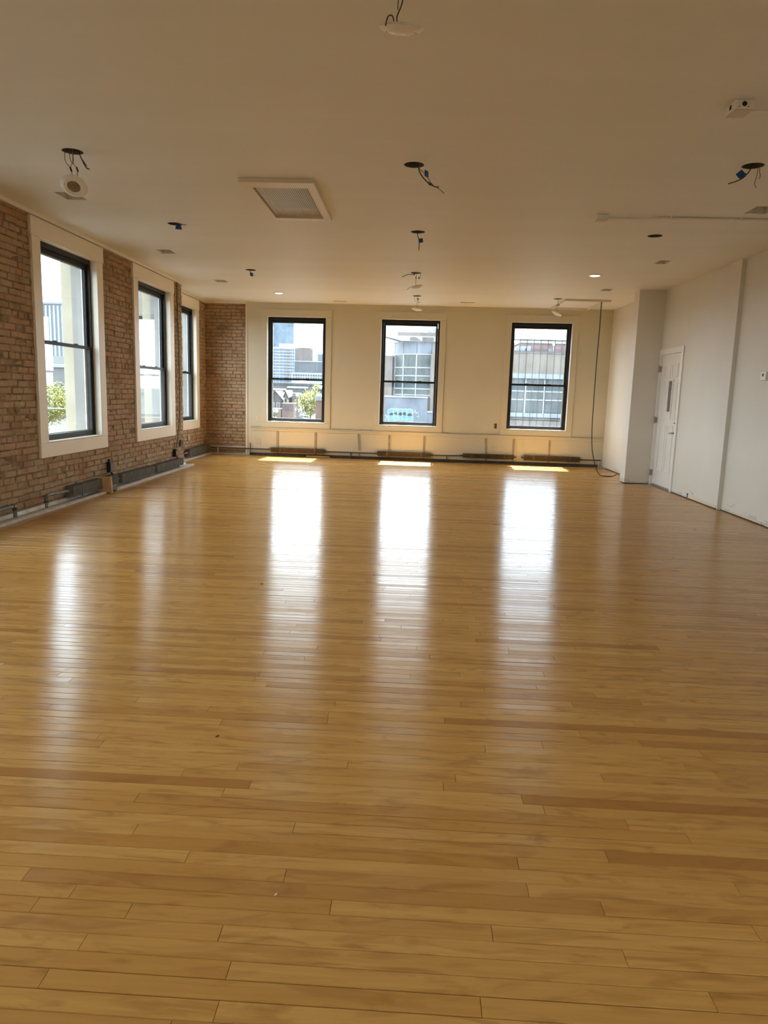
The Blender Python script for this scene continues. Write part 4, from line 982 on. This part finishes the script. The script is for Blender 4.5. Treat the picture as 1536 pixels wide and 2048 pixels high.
# centre back window: curved glass corner building
b = thing('curved_building', 'curved blue-grey corner building with a glass grid across the street', 'building', (1.6, 115, G))
cx, cy, R = 1.62, 115.2, 5.22
angs = [-88, -64, -40, -15.5, 9, 33, 57, 81]
def cyl_pt(a, r, z): return Vector((cx+r*sin(radians(a)), cy-r*cos(radians(a)), z))
def patch(a0, a1, r0, r1, z0, z1, n=5):
    m = MB(); A = [a0+(a1-a0)*k/n for k in range(n+1)]
    vs = [cyl_pt(a, r, z) for r, z in ((r1, z0), (r1, z1), (r0, z1), (r0, z0)) for a in A]; q = n+1; fs = []
    for s in range(4):
        for k in range(n): fs.append((s*q+k, s*q+k+1, ((s+1) % 4)*q+k+1, ((s+1) % 4)*q+k))
    fs += [(0, q, 2*q, 3*q), (n, 3*q+n, 2*q+n, q+n)]
    return m.add(vs, fs, raw=True)
obj('core', MB().lathe([(R-.5, G), (R-.5, 8.8)], Matrix.Translation((cx, cy, 0)), 40), M['dark'], b)
LV = [(.95, 1.17), (1.27, 2.05), (2.19, 2.95), (3.09, 3.95), (4.11, 5.15), (5.33, 7.08)]
for i in range(len(angs)-1):
    obj('cladding_panel', patch(angs[i]+.5, angs[i+1]-.5, R-.45, R, 7.30, 8.83), M['drum'], b)
    for z0, z1 in LV[1:]: obj('pane', patch(angs[i]+.6, angs[i+1]-.6, R-.45, R-.10, z0, z1), M['pane_g'], b)
for a in angs: obj('mullion', patch(a-.9, a+.9, R-.4, R+.03, .9, 7.3, 1), M['mull'], b)
for z in (1.20, 2.12, 3.02, 4.03, 5.24, 7.19): obj('transom', patch(-89, 82, R-.4, R+.02, z-.085, z+.085, 30), M['mull'], b)
obj('roof_disc', MB().lathe([(0, 8.83), (R, 8.83), (R+.1, 9.0), (0, 9.05)], Matrix.Translation((cx, cy, 0)), 40), M['roof_white'], b)
obj('wing', MB().box(-12, -3.4, 112.5, 125, G, 7.0), M['tanbrick'], b)
obj('wing', MB().box(2.45, 11.7, 108.2, 118, G, 7.75), M['tanbrick'], b)
obj('roof_band', MB().box(-1.9, 11.7, 109.5, 125, 9.0, 9.75), M['roof_white'], b)
obj('roof_opening', MB().prism([(-.85, 9.12), (.75, 9.12), (.0, 9.58), (-.80, 9.58)], 109.4, 109.6), M['brown_brick'], b)
obj('roof_opening', MB().box(.98, 2.62, 109.4, 109.6, 9.10, 9.60), M['brown_brick'], b)
obj('roof_canopy', MB().add([(-4.5, 109, 9.55), (-1.9, 109.4, 8.95), (-1.9, 114, 8.95), (-4.5, 113, 9.55), (-4.5, 109, 9.75), (-1.9, 109.4, 9.75), (-1.9, 114, 9.75), (-4.5, 113, 9.75)], [(0,3,2,1),(4,5,6,7),(0,1,5,4),(1,2,6,5),(2,3,7,6),(3,0,4,7)]), M['roof_white'], b)
obj('roof_screen', MB().box(-2.7, 4.4, 111, 113, 9.76, 10.42), M['brown_brick'], b)
obj('roof_unit', MB().box(1.7, 2.4, 112, 113, 10.42, 10.85), M['ledge_blue'], b); obj('roof_unit', MB().box(2.5, 3.3, 112, 113, 10.42, 11.1), M['ledge_blue'], b)
b = thing('graffiti_wall', 'blue-grey street wall with sky-blue bubble graffiti below the curved building', 'wall', (-1.2, 104, G))
obj('wall_face', MB().box(-4.05, 1.95, 104, 104.6, G, .82), M['greywall'], b)
obj('wall_face', MB().box(1.95, 6, 104.2, 104.6, G, -1.2), M['greywall'], b)
obj('coping', MB().box(-4.2, 2.0, 103.85, 104.7, .82, 1.02), M['roof_white'], b)
obj('coping', MB().box(2.0, 6, 104.05, 104.7, -1.2, -1.0), M['roof_white'], b)
# five fat bubble letters, each a joined pair of blobs with a pale outline
L5 = [[(-3.05, -1.28, .50, .46), (-3.02, -2.02, .50, .62)], [(-2.38, -1.22, .42, .44), (-2.32, -1.80, .46, .58)], [(-1.75, -1.28, .44, .46), (-1.72, -1.82, .42, .56)],
      [(-1.12, -1.24, .42, .44), (-1.12, -1.80, .42, .58)], [(-.50, -1.30, .44, .50), (-.46, -2.00, .42, .66)]]
def blob(shapes, grow, y0, y1):
    m = MB()
    for (x, z, rx, rz) in shapes: m.prism([(x+(rx+grow)*cos(2*pi*k/20), z+(rz+grow)*sin(2*pi*k/20)) for k in range(20)], y0, y1)
    return m
for k, sh in enumerate(L5):
    obj('letter_outline', blob(sh, .085, 103.980-.024*k, 104.0), M['graf_white'], b)
    lt = obj('graffiti_letter', blob(sh, 0, 103.968-.024*k, 104.0), M['graf_blue'], b)
obj('graffiti_scrawl', MB().tube(spl([(.15, 103.98, -1.3), (.3, 103.98, -.9), (.45, 103.98, -1.4), (.6, 103.98, -1.2), (.85, 103.98, -1.9), (.4, 103.98, -1.7)], 5), .035, 5, raw=True), M['graf_white'], b)
obj('graffiti_scrawl', MB().tube(spl([(-3.95, 103.98, -2.4), (-3.75, 103.98, -2.0), (-3.85, 103.98, -1.7), (-3.95, 103.98, -1.9)], 5), .05, 5, raw=True), M['graf_white'], b)
obj('graffiti_scrawl', MB().tube(spl([(2.6, 104.18, -2.9), (2.9, 104.18, -2.4), (3.2, 104.18, -2.5), (3.35, 104.18, -1.4)], 5), .04, 5, raw=True), M['graf_white'], b)
# barred back window: long building
b = thing('tan_building', 'long tan building with a band of framed windows, seen through the barred window', 'building', (18, 104, G))
obj('tan_face', MB().box(11.9, 26, 104, 116, 4.60, 7.40), M['tanbrick'], b)
obj('parapet', MB().box(11.9, 26, 103.9, 116, 7.40, 7.72), M['brown_brick'], b)
obj('ledge', MB().box(11.9, 26, 103.6, 104.5, 3.95, 4.62), M['ledge_blue'], b)
obj('ledge', MB().box(11.9, 26, 103.6, 104.5, -1.38, -.80), M['ledge_blue'], b)
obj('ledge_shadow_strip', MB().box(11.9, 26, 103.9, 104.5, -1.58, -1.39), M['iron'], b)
obj('base_panel', MB().box(11.9, 26, 104, 116, G, -1.58), M['pinkbase'], b)
obj('back_fill', MB().box(11.9, 26, 104.35, 105, -.8, 3.95), M['dark'], b)
xs = [12.95, 15.60, 18.23, 20.87, 23.5]; zs = [-.78, 1.02, 2.20, 3.93]
for i in range(4):
    for j in range(3): obj('pane', MB().box(xs[i]+.09, xs[i+1]-.09, 104.12, 104.2, zs[j]+.08, zs[j+1]-.08), M['pane_b'], b)
for x in xs: obj('mullion', MB().box(x-.085, x+.085, 104.0, 104.34, -.79, 3.94), M['mull'], b)
for z in (1.02, 2.20): obj('transom', MB().box(12.95, 23.5, 104.02, 104.33, z-.08, z+.08), M['mull'], b)
obj('penthouse', MB().box(15.0, 26, 107, 114, 7.72, 9.0), M['redbrick'], b)
obj('penthouse_coping', MB().box(14.9, 26, 106.8, 114, 9.0, 9.35), M['roof_white'], b)
for x0, x1 in ((14.0, 14.7), (14.75, 15.5)): obj('roof_hood', MB().prism([(x0, 7.72), (x0+.05, 8.2), (x0+.3, 8.42), (x1-.1, 8.42), (x1, 8.2), (x1-.25, 7.72)], 105, 106), M['ledge_blue'], b)
obj('roof_hood', MB().box(15.55, 16.15, 105, 106, 7.8, 8.45), M['ledge_blue'], b)
obj('roof_box', MB().box(18.6, 19.1, 105, 106, 7.72, 8.15), M['drum'], b)
obj('roof_lamp', MB().lathe([(0, .22), (.18, .12), (.2, 0), (.1, -.2), (.03, -.25), (.03, -1.0), (0, -1.0)], Matrix.Translation((19.3, 105, 8.7)), 12).smooth(), M['globe'], b)

# left windows
b = thing('fin_tower', 'pale blue glass office tower with white fins seen past the first brick-wall window', 'building', (-155, 300, G))
obj('tower_body', MB().box(-185, -138, 300, 320, G, 33), M['lt_glass'], b)
for k in range(28): obj('fin', MB().box(-184.6+1.68*k, -184.1+1.68*k, 299.2, 300.1, 3, 32.5), M['fin_white'], b)
obj('roof_edge', MB().box(-185.3, -137.7, 299, 320.3, 33, 33.8), M['ledge_blue'], b)
b = thing('arched_building', 'low grey building with an arched doorway below the fin tower', 'building', (-76, 150, G))
obj('walls', MB().box(-95, -66, 150, 162, G, 4.8), M['far_grey'], b)
obj('upper_storey', MB().box(-92, -66, 152, 162, 4.8, 7.0), M['far_pale'], b)
obj('cornice', MB().box(-95.3, -65.8, 149.6, 151, 4.6, 5.0), M['roof_white'], b)
obj('arch', MB().prism([(-75, -1.5)]+[(-73.4+1.6*cos(pi-pi*k/12), .2+1.6*sin(pi-pi*k/12)) for k in range(13)]+[(-71.8, -1.5)], 149.7, 150.1), M['far_pale'], b)
obj('arch_void', MB().prism([(-74.6, -1.5)]+[(-73.4+1.2*cos(pi-pi*k/12), .2+1.2*sin(pi-pi*k/12)) for k in range(13)]+[(-72.2, -1.5)], 149.6, 149.9), M['blackbldg'], b)
obj('windows', grid(FW, -92, -77, 1.2, 3.2, 7, 1, 149.8, 150.1, .45, .8), M['blackbldg'], b, kind='stuff')
tree('leafy_tree', 'bright yellow-green tree outside the first brick-wall window', -30.9, 60, G, 1.35, 2.0, 1.9, 11000, 14, .085, .10)
for k, (z, lb) in enumerate(((2.75, 'upper pale utility wire before the low grey building'), (-.62, 'lower pale utility wire crossing the near tree'))):
    w_ = obj('utility_wire', MB().tube(spl([(-60, 57-k, z-.3), (-45, 57-k, z-.1), (-30, 57-k, z), (-15, 57-k, z+.25)], 5), .035, 5, raw=True), M['fin_white']); tag(w_, lb, 'wire', 'utility wires outside')
b = thing('cream_building', 'cream stone building with a parapet outside the second brick-wall window', 'building', (-15, 40, G))
obj('walls', MB().box(-17.2, -14.05, 40, 48, G, 3.75), M['stone_far'], b)
obj('parapet', MB().box(-17.3, -14.4, 39.9, 48, 3.75, 4.05), M['stone_far'], b)
obj('upper_storey', MB().box(-17.2, -13.0, 40, 48, 5.08, 12), M['stone_far'], b)
obj('column', MB().box(-16.9, -16.1, 41, 42, 4.0, 5.1), M['stone_far'], b)
for z in (2.3, .9, -.5): obj('course', MB().box(-17.25, -14.05, 39.93, 40.05, z, z+.09), M['far_grey'], b)
obj('side_wall', MB().box(-14.05, -13.0, 40.6, 48, G, 3.6), M['far_grey'], b)
for z in (-.6, .7):
    wf = obj('window', MB().ring(-14.03, -13.3, z, z+1.15, .07, 40.5, 40.65), M['fin_white'], b); obj('pane', MB().box(-13.96, -13.37, 40.56, 40.62, z+.07, z+1.08), M['pane_b'], wf)
